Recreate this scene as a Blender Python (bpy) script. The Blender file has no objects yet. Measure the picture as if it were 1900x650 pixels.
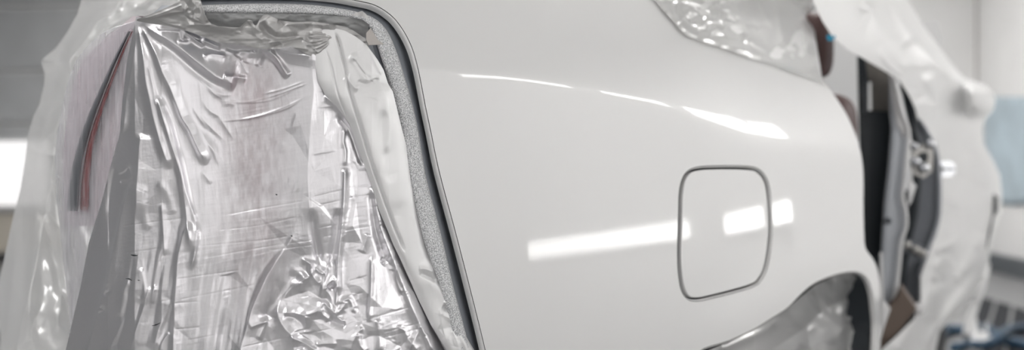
import bpy, bmesh, math, random
import numpy as np
from mathutils import Vector
from mathutils.geometry import delaunay_2d_cdt

random.seed(7)
rng = np.random.default_rng(7)
SC = bpy.context.scene
C = SC.collection

# ------------------------------------------------------------------ camera
F, CX, CY, H = 2000.0, 950.0, 325.0, 0.92
cam = bpy.data.cameras.new('camera')
cam.sensor_width = 36.0
cam.lens = 36.0 * F / 1900.0
cam.dof.use_dof = True
cam.dof.focus_distance = 1.14
cam.dof.aperture_fstop = (cam.lens / 1000.0) / 0.0125
cam.clip_start = 0.02
camo = bpy.data.objects.new('camera', cam)
C.objects.link(camo)
camo.location = (0, 0, H)
camo.rotation_euler = (math.pi / 2, 0, 0)
SC.camera = camo

# ------------------------------------------------------------------ world, exposure
w = bpy.data.worlds.new('world')
SC.world = w
w.use_nodes = True
w.node_tree.nodes['Background'].inputs[0].default_value = (0.80, 0.86, 0.95, 1)
w.node_tree.nodes['Background'].inputs[1].default_value = 0.3
vs = SC.view_settings
vs.view_transform = 'Standard'
vs.look = 'None'
vs.gamma = 1.0
vs.exposure = -0.25
SC.cycles.use_denoising = True
SC.cycles.max_bounces = 10
SC.cycles.transparent_max_bounces = 16
SC.cycles.sample_clamp_indirect = 6.0


def P(u, v, Y):
    """pixel (u, v) of the 1900x650 frame at depth Y -> world point(s)"""
    u = np.asarray(u, float); v = np.asarray(v, float); Y = np.asarray(Y, float)
    u, v, Y = np.broadcast_arrays(u, v, Y)
    return np.stack([(u - CX) / F * Y, Y, H - (v - CY) / F * Y], -1)


# ------------------------------------------------------------------ materials
def nodes_of(name):
    m = bpy.data.materials.new(name)
    m.use_nodes = True
    nt = m.node_tree
    return m, nt, nt.nodes['Principled BSDF'], nt.nodes['Material Output']


def bump(nt, bs, scale, strength, dist=0.001, stretch=None, detail=3.0, chan='Normal'):
    tc = nt.nodes.new('ShaderNodeTexCoord')
    mp = nt.nodes.new('ShaderNodeMapping')
    mp.inputs['Scale'].default_value = stretch or (1, 1, 1)
    nz = nt.nodes.new('ShaderNodeTexNoise')
    nz.inputs['Scale'].default_value = scale
    nz.inputs['Detail'].default_value = detail
    b = nt.nodes.new('ShaderNodeBump')
    b.inputs['Strength'].default_value = strength
    b.inputs['Distance'].default_value = dist
    nt.links.new(tc.outputs['Object'], mp.inputs[0])
    nt.links.new(mp.outputs[0], nz.inputs['Vector'])
    nt.links.new(nz.outputs[0], b.inputs['Height'])
    nt.links.new(b.outputs[0], bs.inputs[chan])
    return nz, b


def mat(name, col, rough=0.5, metal=0.0, coat=0.0, nscale=None, nstr=0.2, ndist=0.001, vary=0.0, emit=0.0, stretch=None):
    m, nt, bs, out = nodes_of(name)
    bs.inputs['Base Color'].default_value = (*col, 1)
    bs.inputs['Roughness'].default_value = rough
    bs.inputs['Metallic'].default_value = metal
    bs.inputs['Coat Weight'].default_value = coat
    bs.inputs['Coat Roughness'].default_value = 0.03
    if emit:
        bs.inputs['Emission Color'].default_value = (*col, 1)
        bs.inputs['Emission Strength'].default_value = emit
    if nscale:
        nz, b = bump(nt, bs, nscale, nstr, ndist, stretch)
        if vary:
            r = nt.nodes.new('ShaderNodeValToRGB')
            r.color_ramp.elements[0].position = 0.3
            r.color_ramp.elements[1].position = 0.7
            r.color_ramp.elements[0].color = (*[c * (1 - vary) for c in col], 1)
            r.color_ramp.elements[1].color = (*[min(1, c * (1 + vary)) for c in col], 1)
            nt.links.new(nz.outputs[0], r.inputs[0])
            nt.links.new(r.outputs[0], bs.inputs['Base Color'])
    return m


def film_mat(name, col, rough, metal, sheer0, scale=900, nstr=0.12, trans=0.0, stretch=(1, 1, 0.35), tint=(1, 1, 1)):
    """masking film: a thin silver or milky sheet, see-through where the attribute 'sheer' says the coat is thin"""
    m, nt, bs, out = nodes_of(name)
    bs.inputs['Base Color'].default_value = (*col, 1)
    bs.inputs['Roughness'].default_value = rough
    bs.inputs['Metallic'].default_value = metal
    bump(nt, bs, scale, nstr, 0.0006, stretch, 4.0)
    surf = bs.outputs[0]
    if trans:
        tr = nt.nodes.new('ShaderNodeBsdfTranslucent')
        tr.inputs[0].default_value = (*col, 1)
        mx = nt.nodes.new('ShaderNodeMixShader')
        mx.inputs[0].default_value = trans
        nt.links.new(surf, mx.inputs[1]); nt.links.new(tr.outputs[0], mx.inputs[2])
        surf = mx.outputs[0]
    tp = nt.nodes.new('ShaderNodeBsdfTransparent')
    tp.inputs[0].default_value = (*tint, 1)
    at = nt.nodes.new('ShaderNodeAttribute')
    at.attribute_name = 'sheer'
    ad = nt.nodes.new('ShaderNodeMath')
    ad.operation = 'ADD'
    ad.use_clamp = True
    ad.inputs[1].default_value = sheer0
    nt.links.new(at.outputs['Fac'], ad.inputs[0])
    mx = nt.nodes.new('ShaderNodeMixShader')
    nt.links.new(ad.outputs[0], mx.inputs[0])
    nt.links.new(surf, mx.inputs[1]); nt.links.new(tp.outputs[0], mx.inputs[2])
    nt.links.new(mx.outputs[0], out.inputs['Surface'])
    return m


def foam_mat():
    m, nt, bs, out = nodes_of('grey_foam')
    tc = nt.nodes.new('ShaderNodeTexCoord')
    vo = nt.nodes.new('ShaderNodeTexNoise'); vo.inputs['Scale'].default_value = 950; vo.inputs['Detail'].default_value = 2
    r = nt.nodes.new('ShaderNodeValToRGB')
    r.color_ramp.elements[0].position = 0.36; r.color_ramp.elements[0].color = (0.34, 0.35, 0.36, 1)
    r.color_ramp.elements[1].position = 0.64; r.color_ramp.elements[1].color = (0.92, 0.92, 0.93, 1)
    b = nt.nodes.new('ShaderNodeBump'); b.inputs['Strength'].default_value = 0.7; b.inputs['Distance'].default_value = 0.0012
    nt.links.new(tc.outputs['Object'], vo.inputs['Vector'])
    nt.links.new(vo.outputs[0], r.inputs[0]); nt.links.new(r.outputs[0], bs.inputs['Base Color'])
    nt.links.new(vo.outputs[0], b.inputs['Height']); nt.links.new(b.outputs[0], bs.inputs['Normal'])
    bs.inputs['Roughness'].default_value = 0.55
    bs.inputs['Metallic'].default_value = 0.25
    return m


M = {}
M['paint'] = mat('silver_paint', (0.75, 0.75, 0.745), 0.45, 0.25, 1.0, 320, 0.03, 0.0006)
bump_in = M['paint'].node_tree
_b = bump_in.nodes['Principled BSDF']
bump(bump_in, _b, 420, 0.03, 0.0006, chan='Coat Normal')
M['gutter'] = mat('shaded_gutter', (0.22, 0.235, 0.26), 0.32, 0.3, 0.6)  # silver paint in shadow: the shade is put into this dark colour
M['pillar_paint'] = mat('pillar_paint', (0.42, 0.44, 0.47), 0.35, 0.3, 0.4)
M['light_metal'] = mat('pale_painted_metal', (0.74, 0.74, 0.74), 0.35, 0.2, 0.5)
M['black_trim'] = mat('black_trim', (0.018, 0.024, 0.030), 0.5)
M['rubber'] = mat('black_rubber', (0.02, 0.02, 0.022), 0.55)
M['dark_metal'] = mat('dark_metal', (0.13, 0.14, 0.155), 0.4, 0.4)
M['bracket'] = mat('bracket_metal', (0.40, 0.39, 0.37), 0.35, 0.8)
M['chrome'] = mat('chrome', (0.62, 0.63, 0.65), 0.2, 1.0)
M['leather'] = mat('brown_leather', (0.075, 0.035, 0.032), 0.5, nscale=120, nstr=0.2)
M['trim_grey'] = mat('grey_pillar_trim', (0.24, 0.22, 0.20), 0.7)
M['blue_tape'] = mat('blue_tape', (0.02, 0.30, 0.48), 0.5)
M['lens'] = mat('red_lens', (0.20, 0.035, 0.035), 0.2, 0.0, 0.5)
M['lens_pale'] = mat('pale_pink_lens', (0.74, 0.65, 0.69), 0.3, 0.0, 0.5)
M['lens_pink'] = mat('pink_lens', (0.76, 0.52, 0.57), 0.3, 0.0, 0.5)
M['brown'] = mat('brown_primer', (0.13, 0.095, 0.075), 0.6)
M['foam'] = foam_mat()
M['paper'] = mat('grey_masking_paper', (0.36, 0.365, 0.365), 0.5, 0.25, 0, 400, 0.25, 0.0006)  # grey paper, base darkened further for the shade under the lip
M['paper_tan'] = mat('tan_masking_tape', (0.52, 0.49, 0.465), 0.6, 0.1, 0, 700, 0.3, 0.0005)
M['band'] = film_mat('pale_film_band', (0.50, 0.495, 0.49), 0.4, 0.5, 0.0, 700, 0.10)  # base colour darkened for the shade where it faces down under the lip
M['film'] = film_mat('silver_film', (0.80, 0.79, 0.81), 0.33, 0.9, 0.0, 800, 0.10, tint=(1, .93, .93))
M['strip'] = film_mat('matt_film_strip', (0.84, 0.84, 0.84), 0.42, 0.35, 0.0, 1500, 0.14, stretch=(1, 1, 1))
M['sheer'] = film_mat('sheer_film', (0.88, 0.87, 0.91), 0.25, 0.35, 0.42, 600, 0.2, 0.25, (1, 1, 0.12))
M['milky'] = film_mat('milky_film', (0.86, 0.86, 0.855), 0.24, 0.3, 0.06, 200, 0.2, 0.4)
M['window_film'] = film_mat('window_film', (0.82, 0.82, 0.81), 0.24, 0.55, 0.06, 200, 0.08, 0.2)
M['cover_film'] = film_mat('cover_film', (0.85, 0.85, 0.845), 0.35, 0.15, 0.03, 60, 0.1, 0.2)
M['wall'] = mat('white_booth_wall', (0.86, 0.855, 0.845), 0.55, nscale=2.0, nstr=0.05, ndist=0.01, vary=0.03)
M['grey_panel'] = mat('grey_shutter', (0.50, 0.51, 0.515), 0.5, nscale=3.0, nstr=0.05, ndist=0.01, vary=0.06)
M['dark_wall'] = mat('dark_grey_wall', (0.24, 0.25, 0.26), 0.6)
M['dark_trim'] = mat('dark_kerb', (0.10, 0.11, 0.12), 0.6)
M['floor'] = mat('grey_floor', (0.22, 0.22, 0.22), 0.5, nscale=1.5, nstr=0.1, ndist=0.01, vary=0.1)
M['ceiling'] = mat('white_ceiling', (0.82, 0.82, 0.81), 0.7)
M['grate'] = mat('galvanised_grate', (0.33, 0.33, 0.33), 0.5, 0.3)
M['pit'] = mat('dark_pit', (0.008, 0.010, 0.014), 0.9)
M['bench'] = mat('grey_bench', (0.42, 0.42, 0.42), 0.5)
M['tan'] = mat('tan_board', (0.55, 0.51, 0.44), 0.6)
M['blue_sheet'] = mat('pale_blue_sheet', (0.50, 0.60, 0.66), 0.6, nscale=3, nstr=0.1, vary=0.12)
M['hose'] = mat('blue_hose', (0.012, 0.045, 0.085), 0.45)
M['cord'] = mat('grey_cord', (0.42, 0.40, 0.38), 0.6)
M['fleck'] = mat('dark_fleck', (0.015, 0.02, 0.025), 0.6)
M['lamp'] = mat('lamp_diffuser', (1.0, 0.985, 0.975), 0.5, emit=11.0)
M['lamp_soft'] = mat('soft_lamp_diffuser', (1.0, 0.985, 0.985), 0.5, emit=0.78)
M['fill_side'] = mat('side_fill_diffuser', (1.0, 0.985, 0.98), 0.5, emit=2.7)
M['fill_dim'] = mat('dim_fill_diffuser', (1.0, 0.985, 0.985), 0.5, emit=0.85)
M['lamp_case'] = mat('white_lamp_case', (0.8, 0.8, 0.8), 0.5)


# ------------------------------------------------------------------ mesh helpers
def put(name, verts, faces, m, parent=None, smooth=True, normals=None, attr=None, kind=None):
    me = bpy.data.meshes.new(name)
    verts = np.asarray(verts, float).reshape(-1, 3)
    if isinstance(faces, np.ndarray):
        n, k = faces.shape
        me.vertices.add(len(verts)); me.vertices.foreach_set('co', verts.ravel())
        me.loops.add(n * k); me.loops.foreach_set('vertex_index', faces.ravel().astype(np.int32))
        me.polygons.add(n); me.polygons.foreach_set('loop_start', np.arange(0, n * k, k, dtype=np.int32))
        me.update(calc_edges=True)
    else:
        me.from_pydata(verts.tolist(), [], faces)
        me.update()
    me.materials.append(m)
    me.polygons.foreach_set('use_smooth', np.full(len(me.polygons), smooth))
    if attr is not None:
        a = me.attributes.new('sheer', 'FLOAT', 'POINT')
        a.data.foreach_set('value', np.asarray(attr, np.float32).ravel())
    if normals is not None:
        vn = np.zeros(len(verts) * 3); me.vertex_normals.foreach_get('vector', vn); vn = vn.reshape(-1, 3)
        k = len(normals); vn[:k] = normals
        me.normals_split_custom_set_from_vertices(vn.tolist())
    o = bpy.data.objects.new(name, me)
    C.objects.link(o)
    if parent: o.parent = parent
    if kind: o['kind'] = kind
    return o


def put_thing(o, label, cat, group=None):
    o['label'] = label; o['category'] = cat
    if group: o['group'] = group
    return o


def empty(name, label, cat, loc=(0, 0, 0)):
    o = bpy.data.objects.new(name, None); C.objects.link(o)
    o.location = loc
    o['label'] = label; o['category'] = cat
    return o


def attach(parent):
    """keep world-space meshes where they are under an Empty that is not at the origin"""
    inv = Vector(parent.location)
    for ch in parent.children:
        ch.location = ch.location - inv


def catmull(pts, n):
    p = np.asarray(pts, float)
    q = np.vstack([2 * p[0] - p[1], p, 2 * p[-1] - p[-2]])
    seg = np.linalg.norm(np.diff(p, axis=0), axis=1); s = np.concatenate([[0], np.cumsum(seg)])
    t = np.linspace(0, s[-1], n)
    i = np.clip(np.searchsorted(s, t, 'right') - 1, 0, len(p) - 2)
    f = ((t - s[i]) / np.maximum(seg[i], 1e-9))[:, None]
    a, b, c, d = q[i], q[i + 1], q[i + 2], q[i + 3]
    return 0.5 * (2 * b + (c - a) * f + (2 * a - 5 * b + 4 * c - d) * f ** 2 + (3 * b - a - 3 * c + d) * f ** 3)


def quads(nr, nc, closed=False):
    i, j = np.meshgrid(np.arange(nr - 1), np.arange(nc if closed else nc - 1), indexing='ij')
    j2 = (j + 1) % nc
    return np.stack([i * nc + j, i * nc + j2, (i + 1) * nc + j2, (i + 1) * nc + j], -1).reshape(-1, 4)


def loft(name, rows, m, parent=None, **k):
    rows = np.asarray(rows, float)
    return put(name, rows.reshape(-1, 3), quads(rows.shape[0], rows.shape[1]), m, parent, **k)


def box_vf(o, ax, ay, az, b=0.0):
    """box from corner o spanned by three vectors"""
    o, ax, ay, az = [np.asarray(q, float) for q in (o, ax, ay, az)]
    vs_ = [o + i * ax + j * ay + k * az for k in (0, 1) for j in (0, 1) for i in (0, 1)]
    f = [(0, 2, 3, 1), (4, 5, 7, 6), (0, 1, 5, 4), (2, 6, 7, 3), (0, 4, 6, 2), (1, 3, 7, 5)]
    return vs_, f


def box(name, o, ax, ay, az, m, parent=None, bevel=0.0, **k):
    v_, f_ = box_vf(o, ax, ay, az)
    ob = put(name, v_, f_, m, parent, smooth=False, **k)
    bm = bmesh.new(); bm.from_mesh(ob.data)
    bmesh.ops.recalc_face_normals(bm, faces=bm.faces)
    if bevel:
        bmesh.ops.bevel(bm, geom=list(bm.edges), offset=bevel, segments=2, affect='EDGES')
    bm.to_mesh(ob.data); bm.free()
    return ob


def tube(name, pts, r, m, parent=None, n=10, samples=40, **k):
    p = catmull(pts, samples) if len(pts) > 2 else np.asarray(pts, float)
    r = np.broadcast_to(np.asarray(r, float), (len(p),)) if np.ndim(r) == 0 else np.interp(np.linspace(0, 1, len(p)), np.linspace(0, 1, len(r)), r)
    t = np.gradient(p, axis=0); t /= np.linalg.norm(t, axis=1)[:, None] + 1e-12
    up = np.array([0, 0, 1.0]) if abs(t[0, 2]) < 0.9 else np.array([1.0, 0, 0])
    rows = []
    for i in range(len(p)):
        a = np.cross(t[i], up); a /= np.linalg.norm(a); b = np.cross(a, t[i]); up = b
        th = np.linspace(0, 2 * np.pi, n, endpoint=False)
        rows.append(p[i] + r[i] * (np.cos(th)[:, None] * a + np.sin(th)[:, None] * b))
    f = [tuple(q) for q in quads(len(p), n, True)]
    f += [tuple(range(n))[::-1], tuple((len(p) - 1) * n + np.arange(n))]
    return put(name, np.array(rows).reshape(-1, 3), f, m, parent, **k)


def lathe(name, centre, axis, prof, m, parent=None, n=32, **k):
    """prof: list of (distance along axis, radius)"""
    axis = np.asarray(axis, float); axis /= np.linalg.norm(axis)
    a = np.cross(axis, [0, 0, 1.0]); a /= np.linalg.norm(a); b = np.cross(axis, a)
    th = np.linspace(0, 2 * np.pi, n, endpoint=False)
    rows = [np.asarray(centre) + d * axis + r * (np.cos(th)[:, None] * a + np.sin(th)[:, None] * b) for d, r in prof]
    return put(name, np.array(rows).reshape(-1, 3), quads(len(prof), n, True), m, parent, **k)


def slab(name, outline, Y, depth, m, parent=None, bevel=0.004, nrm=None, **k):
    """a solid of real thickness: outline seen at pixels (u,v) with a depth Y (number or list), extruded along nrm"""
    pts = P([p[0] for p in outline], [p[1] for p in outline], Y)
    nrm = np.asarray(nrm if nrm is not None else (0, 1, 0), float); nrm /= np.linalg.norm(nrm)
    bm = bmesh.new()
    lo = [bm.verts.new(p) for p in pts]
    hi = [bm.verts.new(p + nrm * depth) for p in pts]
    n = len(pts)
    bm.faces.new(lo); bm.faces.new(hi[::-1])
    for i in range(n):
        bm.faces.new([lo[i], hi[i], hi[(i + 1) % n], lo[(i + 1) % n]])
    bmesh.ops.recalc_face_normals(bm, faces=bm.faces)
    if bevel:
        try:
            bmesh.ops.bevel(bm, geom=[e for e in bm.edges if len(e.link_faces) == 2 and any(len(f.verts) == n for f in e.link_faces)],
                            offset=bevel, segments=2, affect='EDGES')
        except Exception:
            pass
    me = bpy.data.meshes.new(name); bm.to_mesh(me); bm.free()
    me.materials.append(m)
    o = bpy.data.objects.new(name, me); C.objects.link(o)
    if parent: o.parent = parent
    return o


def in_poly(pts, poly):
    x, y = pts[:, 0], pts[:, 1]; poly = np.asarray(poly, float)
    r = np.zeros(len(pts), bool)
    for (x1, y1), (x2, y2) in zip(poly, np.roll(poly, -1, 0)):
        c = (y1 > y) != (y2 > y)
        with np.errstate(divide='ignore', invalid='ignore'):
            xi = (x2 - x1) * (y - y1) / (y2 - y1) + x1
        r ^= c & (x < xi)
    return r


def seg_dist(U, V, pts):
    """signed distance (positive to the right of a polyline running down the picture), arc fraction, for each pixel"""
    best = np.full(U.shape, 1e9); sg = np.zeros(U.shape); fr = np.zeros(U.shape)
    pts = np.asarray(pts, float)
    L = np.concatenate([[0], np.cumsum(np.linalg.norm(np.diff(pts, axis=0), axis=1))])
    for i in range(len(pts) - 1):
        a, b = pts[i], pts[i + 1]; d = b - a; ln = np.hypot(*d)
        t = np.clip(((U - a[0]) * d[0] + (V - a[1]) * d[1]) / ln ** 2, 0, 1)
        dx, dy = U - a[0] - t * d[0], V - a[1] - t * d[1]
        q = np.hypot(dx, dy)
        s = -np.sign(d[0] * dy - d[1] * dx)          # right of the line when it runs down (+v)
        m = q < best
        best = np.where(m, q, best); sg = np.where(m, s, sg); fr = np.where(m, (L[i] + t * ln) / L[-1], fr)
    return best * sg, fr


# ------------------------------------------------------------------ the car's side as one smooth surface
tan_axis = 0.55                                     # the car's axis: X grows 0.55 m per metre of depth
AX = np.array([tan_axis, 1.0, 0.0]); AX /= np.linalg.norm(AX)     # towards the car's nose
OUT = np.array([AX[1], -AX[0], 0.0])                              # away from the car's right side
_ang = catmull([(-0.62, 118), (-0.42, 96), (-0.25, 77), (-0.03, 54), (0.10, 46.5), (0.20, 40.5), (0.28, 33.5), (0.33, 29.5), (0.40, 29.0)], 200)
_r, _Y = [-0.03], [1.135]
_Xc = [(-0.03 * 1.135, 1.135)]
def _march(sgn):
    x, y = -0.03 * 1.135, 1.135
    out = []
    for _ in range(900):
        a = math.radians(np.interp(x / y, _ang[:, 0], _ang[:, 1]))
        x += sgn * math.sin(a) * 0.004; y += sgn * math.cos(a) * 0.004
        out.append((x, y, a))
        if not -0.60 < x / y < 0.47: break
    return out
_L = _march(-1); _R = _march(1)
PL = np.array(_L[::-1] + [(-0.03 * 1.135, 1.135, math.radians(54))] + _R)
PLN = np.stack([np.cos(PL[:, 2]), -np.sin(PL[:, 2])], 1)          # outward in plan
G_TAB = np.linspace(-0.05, 0.45, 60)
R_TAB = np.linspace(-0.55, 0.44, 500)
Y_TAB = np.zeros((len(G_TAB), len(R_TAB)))
for i, g in enumerate(G_TAB):
    q = PL[:, :2] - g * PLN
    rr = q[:, 0] / q[:, 1]
    o = np.argsort(rr)
    Y_TAB[i] = np.interp(R_TAB, rr[o], q[o, 1])


# one smooth polynomial through the table, so that reflections stay clean
from numpy.polynomial import chebyshev as CH
_xr = (R_TAB - R_TAB[0]) / (R_TAB[-1] - R_TAB[0]) * 2 - 1
_xg = (G_TAB - G_TAB[0]) / (G_TAB[-1] - G_TAB[0]) * 2 - 1
_A = np.einsum('ik,jl->ijkl', CH.chebvander(_xg, 5), CH.chebvander(_xr, 14)).reshape(len(_xg) * len(_xr), -1)
_K = np.linalg.lstsq(_A, np.log(Y_TAB).ravel(), rcond=None)[0].reshape(6, 15)


def Ysmooth(g, r):
    return np.exp(CH.chebval2d((g - G_TAB[0]) / (G_TAB[-1] - G_TAB[0]) * 2 - 1, (r - R_TAB[0]) / (R_TAB[-1] - R_TAB[0]) * 2 - 1, _K))


def prof_g(z, r):
    """how far the side leans in at height z (crease along the shoulder)"""
    u = r * F + CX
    zc = soft(u, [700, 950, 1100, 1240, 1300, 1400, 1460, 1600], [1.031, 1.029, 1.021, 1.010, 0.997, 0.966, 0.964, 0.964])
    wc = soft(u, [700, 900, 1240, 1300, 1400, 1600], [0.0035, 0.0035, 0.006, 0.014, 0.018, 0.016])
    def I(x):   # integral of tanh -> smooth kink
        return wc * (np.logaddexp(x / wc, -x / wc) - math.log(2.0))
    t0 = math.tan(math.radians(5.0)); t1 = math.tan(math.radians(19))
    g = (z - 0.86) * t0 + (t1 - t0) * 0.5 * ((z - zc) + I(z - zc)) - 0.0
    g = g + 0.16 * (z - 0.86) ** 2 * (z < 0.86) + 0.75 * np.maximum(z - zc - 0.01, 0) ** 2
    return g


ARCH = [(1262, 690), (1300, 650), (1350, 633), (1400, 610), (1432, 590), (1460, 572), (1485, 547), (1507, 528), (1532, 516), (1556, 508), (1580, 504),
        (1598, 507), (1611, 519), (1619, 545), (1623, 580), (1625, 615), (1622, 690)]


def soft(u, xs, ys):
    return sum(np.interp(u + d, xs, ys) for d in (-40, -20, 0, 20, 40)) / 5.0


def Ybody(u, v):
    u = np.asarray(u, float); v = np.asarray(v, float)
    u, v = np.broadcast_arrays(u, v)
    r = (u - CX) / F
    Y = np.full(u.shape, 1.3)
    for _ in range(8):
        z = H - (v - CY) / F * Y
        g = prof_g(z, r)
        Yn = Ysmooth(g, r)
        Y = np.clip(0.3 * Y + 0.7 * Yn, 0.85, 2.3)
    d = np.abs(seg_dist(u, v, ARCH)[0])
    x = np.clip(1 - d / 120.0, 0, 1)
    Y = Y - 0.006 * (x * x * x * (10 - 15 * x + 6 * x * x)) * np.clip((u - 1260) / 120, 0, 1)
    return Y


def Nbody(u, v):
    e = 0.7
    a = P(u + e, v, Ybody(u + e, v)) - P(u - e, v, Ybody(u - e, v))
    b = P(u, v + e, Ybody(u, v + e)) - P(u, v - e, Ybody(u, v - e))
    n = np.cross(b, a); n /= np.linalg.norm(n, axis=-1)[..., None]
    s = np.sign(-np.sum(n * P(u, v, Ybody(u, v)) , -1) + n[..., 2] * H)
    return n * np.where(s == 0, 1, s)[..., None]


def body_panel(name, outline, hole=None, step=9.0, off=0.0, roll=(0.003, 0.012), m=None, parent=None, dense=None):
    """a painted sheet on the body surface, cut to an outline, every edge rolled inwards"""
    loops = [np.asarray(outline, float)] + ([np.asarray(hole, float)] if hole is not None else [])
    def resamp(p):
        q = np.vstack([p, p[:1]]); s = np.concatenate([[0], np.cumsum(np.linalg.norm(np.diff(q, axis=0), axis=1))])
        n = int(s[-1] / 5.0); t = np.linspace(0, s[-1], n, endpoint=False)
        return np.stack([np.interp(t, s, q[:, 0]), np.interp(t, s, q[:, 1])], 1)
    loops = [resamp(p) for p in loops]
    lo, hi = loops[0].min(0), loops[0].max(0)
    gu, gv = np.meshgrid(np.arange(lo[0], hi[0], step), np.arange(lo[1], hi[1], step * 0.7))
    g = np.stack([gu.ravel(), gv.ravel()], 1)
    if dense is not None:
        du, dv = dense; g = np.vstack([g, np.stack([du.ravel(), dv.ravel()], 1)])
    keep = in_poly(g, loops[0])
    if hole is not None: keep &= ~in_poly(g, loops[1])
    g = g[keep]
    allp = np.vstack(loops)
    near = np.ones(len(g), bool)
    for a in range(0, len(g), 2000):
        d = np.min(np.hypot(g[a:a + 2000, None, 0] - allp[None, :, 0], g[a:a + 2000, None, 1] - allp[None, :, 1]), 1)
        near[a:a + 2000] = d > 3.0
    g = g[near]
    pts = np.vstack([allp, g]); edges = []; k = 0; rings = []
    for p in loops:
        n = len(p); idx = np.arange(n) + k; rings.append(idx)
        edges += [(int(idx[i]), int(idx[(i + 1) % n])) for i in range(n)]; k += n
    vv, ee, ff, ov, oe, of = delaunay_2d_cdt([Vector(p) for p in pts], edges, [], 0, 1e-5)
    vv = np.array([tuple(x) for x in vv])
    tri = np.array([f for f in ff if len(f) == 3])
    cen = vv[tri].mean(1)
    ok = in_poly(cen, loops[0])
    if hole is not None: ok &= ~in_poly(cen, loops[1])
    tri = tri[ok]
    nn = Nbody(vv[:, 0], vv[:, 1])
    p3 = P(vv[:, 0], vv[:, 1], Ybody(vv[:, 0], vv[:, 1])) + nn * off
    fn = np.cross(p3[tri[:, 1]] - p3[tri[:, 0]], p3[tri[:, 2]] - p3[tri[:, 0]])
    fl = np.sum(fn * nn[tri[:, 0]], 1) < 0
    tri[fl] = tri[fl][:, ::-1]
    verts = list(p3); faces = [tuple(int(x) for x in t) for t in tri]
    # map loop point -> output vertex
    omap = {}
    for i, lst in enumerate(ov):
        for j in lst: omap[j] = i
    for li, idx in enumerate(rings):
        ids = [omap[int(i)] for i in idx]
        c = p3[ids]; n = nn[ids]
        t = np.roll(c, -1, 0) - np.roll(c, 1, 0); t /= np.linalg.norm(t, axis=1)[:, None]
        o = np.cross(t, n)
        area = np.sum(loops[li][:, 0] * np.roll(loops[li][:, 1], -1) - np.roll(loops[li][:, 0], -1) * loops[li][:, 1])
        # orient o away from the sheet: test one point
        q = c[0] + o[0] * 0.004; uq = q[0] / q[1] * F + CX; vq = CY - (q[2] - H) / q[1] * F
        inside = in_poly(np.array([[uq, vq]]), loops[0])[0] and not (hole is not None and in_poly(np.array([[uq, vq]]), loops[1])[0])
        if inside: o = -o
        prev = ids
        R, D = roll
        for fo, fd in ((0.5, 0.13), (0.87, 0.5), (1.0, 1.0), (1.0, 1.0 + D / R)):
            ring = c + o * R * fo - n * R * fd
            base = len(verts); verts += list(ring); cur = list(range(base, base + len(ring)))
            for i in range(len(ids)):
                j = (i + 1) % len(ids)
                faces.append((prev[i], prev[j], cur[j], cur[i]))
            prev = cur
    o_ = put(name, np.array(verts), faces, m, parent, normals=nn)
    return o_


# ------------------------------------------------------------------ sheets of masking film (grid with folds pressed into it)
def crease(Hm, U, V, pts, A, wl, wr, sharp=1.0, taper=(0.15, 0.15), n=None):
    """add one fold to the height map Hm (metres, towards the viewer); wl/wr widths in pixels left and right of the line"""
    pts = catmull(pts, n or max(6, 5 * len(pts))) if len(pts) > 2 else np.asarray(pts, float)
    W = 4.5 * max(wl, wr)
    lo, hi = pts.min(0) - W, pts.max(0) + W
    msk = (U > lo[0]) & (U < hi[0]) & (V > lo[1]) & (V < hi[1])
    if not msk.any(): return
    u, v = U[msk], V[msk]
    d, f = seg_dist(u, v, pts)
    w = np.where(d < 0, wl, wr)
    x = np.abs(d) / w
    e = np.exp(-np.where(x < 1e-9, 0, x) ** (2.0 if sharp <= 0 else (2.0 - sharp)))
    tp = np.ones_like(f)
    if taper[0] > 0: tp *= np.clip(f / taper[0], 0, 1)
    if taper[1] > 0: tp *= np.clip((1 - f) / taper[1], 0, 1)
    tp = tp * tp * (3 - 2 * tp)
    Hm[msk] += A * 0.001 * e * tp


def crinkle(Hm, U, V, poly, count, A, L, w, ang=None, spread=1.6):
    poly = np.asarray(poly, float); lo, hi = poly.min(0), poly.max(0); k = 0
    while k < count:
        p = lo + rng.random(2) * (hi - lo)
        if not in_poly(p[None], poly)[0]: continue
        k += 1
        a = (ang if ang is not None else math.pi / 2) + rng.normal() * spread
        l = L * (0.4 + rng.random() * 1.2); dirv = np.array([math.cos(a), math.sin(a)])
        bend = np.array([-dirv[1], dirv[0]]) * l * rng.normal() * 0.12
        if dirv[1] < 0: dirv = -dirv
        ww = w * (0.5 + rng.random())
        crease(Hm, U, V, [p - dirv * l / 2, p + bend, p + dirv * l / 2], A * rng.normal(), ww * (0.4 + rng.random()), ww * (0.4 + rng.random()), 0.8, (0.4, 0.4), 7)


def vnoise(U, V, su, sv, seed, octv=3):
    r = np.random.default_rng(seed); out = np.zeros(U.shape); amp = 1.0
    for o in range(octv):
        g = r.normal(size=(256, 256))
        x = (U / su) % 255; y = (V / sv) % 255
        i, j = np.floor(x).astype(int), np.floor(y).astype(int); fx, fy = x - i, y - j
        fx = fx * fx * (3 - 2 * fx); fy = fy * fy * (3 - 2 * fy); i2, j2 = (i + 1) % 256, (j + 1) % 256
        out += amp * ((1 - fx) * (1 - fy) * g[i, j] + fx * (1 - fy) * g[i2, j] + (1 - fx) * fy * g[i, j2] + fx * fy * g[i2, j2])
        amp *= 0.5; su /= 2; sv /= 2
    return out


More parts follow.
